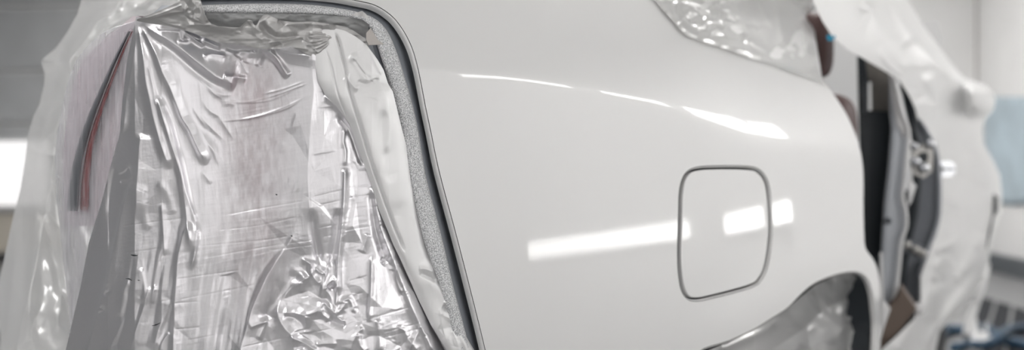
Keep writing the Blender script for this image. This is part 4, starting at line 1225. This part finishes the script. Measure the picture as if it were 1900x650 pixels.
# ------------------------------------------------------------------ film over the front door, roof, mirror and wing
f_ = Sheet([(1488, -80), (1508, 0), (1526, 40), (1546, 70), (1572, 92), (1600, 108), (1652, 138), (1670, 150), (1688, 180), (1704, 216), (1724, 242), (1738, 270), (1747, 320), (1747, 400), (1738, 440), (1722, 474), (1708, 515), (1709, 555), (1696, 592), (1668, 620), (1640, 645), (1612, 690), (1600, 740)],
           [(1630, -80), (1684, 0), (1704, 32), (1722, 60), (1748, 95), (1778, 132), (1792, 147), (1806, 150), (1828, 158), (1842, 172), (1847, 188), (1843, 204), (1835, 214), (1828, 222), (1824, 240), (1826, 268), (1842, 296), (1855, 325), (1859, 360), (1857, 395), (1845, 425), (1838, 460), (1834, 490), (1822, 520), (1806, 548), (1786, 570), (1764, 592), (1744, 615), (1736, 650), (1728, 740)], -80, 740, 160, 420)
c = f_.c
Yf = np.interp(f_.U, [1480, 1520, 1560, 1600, 1650, 1700, 1740, 1780, 1820, 1860], [1.76, 1.86, 2.0, 2.14, 2.32, 2.5, 2.62, 2.86, 3.15, 3.45]) - .02
Yf = Yf + 0.40 * np.clip((f_.T - .75) / .25, 0, 1) ** 3 + .25 * np.clip((120 - f_.V) / 200, 0, 1) * f_.T
# mirror bulge, door handle tenting, pull folds
m_ = np.exp(-(((f_.U - 1822) / 30.0) ** 4 + ((f_.V - 183) / 32.0) ** 4)); f_.Hm += .34 * m_
for q, A, a_w, b_w in (([(1640, -10), (1662, 40), (1682, 92)], -22, 12, 16), ([(1600, 0), (1650, 80), (1690, 140)], 16, 16, 20), ([(1700, 60), (1740, 120), (1790, 150)], 20, 16, 14), ([(1800, 226), (1790, 270), (1776, 330)], 26, 14, 20), ([(1815, 222), (1812, 280), (1820, 350)], 22, 12, 14), ([(1750, 160), (1790, 185), (1800, 200)], -20, 14, 14),
                        ([(1770, 330), (1760, 420), (1742, 500), (1712, 600)], 28, 16, 22), ([(1800, 380), (1790, 450), (1760, 530), (1724, 640)], -26, 16, 20), ([(1826, 430), (1800, 480), (1770, 530)], 26, 10, 14), ([(1835, 470), (1800, 510), (1756, 560), (1730, 620)], -24, 9, 12), ([(1780, 240), (1772, 300), (1776, 400)], 16, 14, 18), ([(1835, 350), (1828, 420), (1812, 470)], 24, 10, 12), ([(1710, 570), (1690, 610), (1660, 660)], 20, 12, 16), ([(1718, 130), (1750, 200), (1772, 260)], 14, 20, 24)):
    c(q, A, a_w, b_w, .3)
f_.crinkle([(1560, 0), (1700, 40), (1800, 200), (1850, 360), (1800, 520), (1720, 640), (1740, 320), (1660, 130)], 80, 7, 70, 9)
o = f_.build('car_cover_film', Yf, M['cover_film'], 0)
put_thing(o, 'white film draped over the front door, mirror and wing at right', 'film')
# windscreen side of the same cover, seen through the cabin
rows = []
for i in range(10):
    q = []
    for j in range(16):
        p = car_pt(0, .05 + 1.3 * j / 15, 2.15 - .75 * i / 9, .84 + .54 * i / 9); q.append(p + AX * .012 * math.sin(3 * j + i))
    rows.append(q)
ws = loft('windscreen_film', rows, M['cover_film'])
put_thing(ws, 'white film over the windscreen, seen through the open rear doorway', 'film')
# bit of blue tape at the headrest, dark slab standing in for a gap in the film, front tyre, film tails
o = slab('blue_tape_tab', [(1533, 66), (1545, 62), (1551, 68), (1544, 76), (1535, 75)], 1.935, .004, M['blue_tape'], None, .001, LAT)
put_thing(o, 'small blue tape tab at the film edge above the headrest', 'tape')
hl = slab('dark_gap_slab', [(1838, 372), (1846, 360), (1854, 366), (1854, 392), (1846, 404), (1842, 430), (1834, 462), (1828, 452), (1832, 420)], 3.32, .05, M['black_trim'], car, .01, (0, 1, 0))  # added dark slab, stands in for the dark opening in the film
hl.location = hl.location - Vector(car.location)
fw = P(1748, 690, 3.95) - OUT * .12
fw[2] = .33
o = lathe('front_tyre', fw, OUT, [(-.10, .20), (-.10, .29), (-.075, .315), (-.04, .325), (.04, .325), (.075, .315), (.10, .29), (.10, .22), (.085, .18), (.06, .05), (.06, .001)], M['rubber'], car, 40)
o.location = o.location - Vector(car.location)
d_ = Sheet([(1822, 490), (1812, 530), (1801, 560), (1793, 590), (1788, 612), (1780, 640)], [(1838, 490), (1830, 530), (1820, 560), (1812, 585), (1806, 605), (1812, 640)], 490, 620, 30, 60)
d_.c([(1828, 495), (1816, 550), (1800, 620)], 25, 8, 8, .3)
d_.c([(1822, 560), (1810, 600), (1812, 640)], -18, 6, 8, .3)
d_.crinkle([(1800, 500), (1836, 500), (1810, 636), (1785, 636)], 14, 10, 40, 6)
o = d_.build('film_tail', 4.0 + .9 * np.clip((d_.V - 560) / 60, 0, 1) + 0 * d_.U, M['cover_film'], 0)
put_thing(o, 'white film tail hanging to the floor in front of the grating', 'film')
pts = []
g = np.linspace(0, 1, 24)
a, b = np.meshgrid(g, g)
o0 = on_floor(1800, 645); ex = on_floor(1846, 648) - o0; ey = on_floor(1800, 626) - o0
hgt = .02 + .03 * vnoise(a * 40, b * 40, 9, 9, 81, 3)
edge_ = np.minimum(np.minimum(a, 1 - a), np.minimum(b, 1 - b)); hgt = .012 + np.abs(hgt) * np.clip(edge_ * 5, 0, 1)
pts = o0 + a[..., None] * ex + b[..., None] * ey + hgt[..., None] * UP
o = loft('loose_film', pts, M['cover_film'])
put_thing(o, 'crumpled scrap of white film lying on the floor by the hoses', 'film')
#@@FRONT1
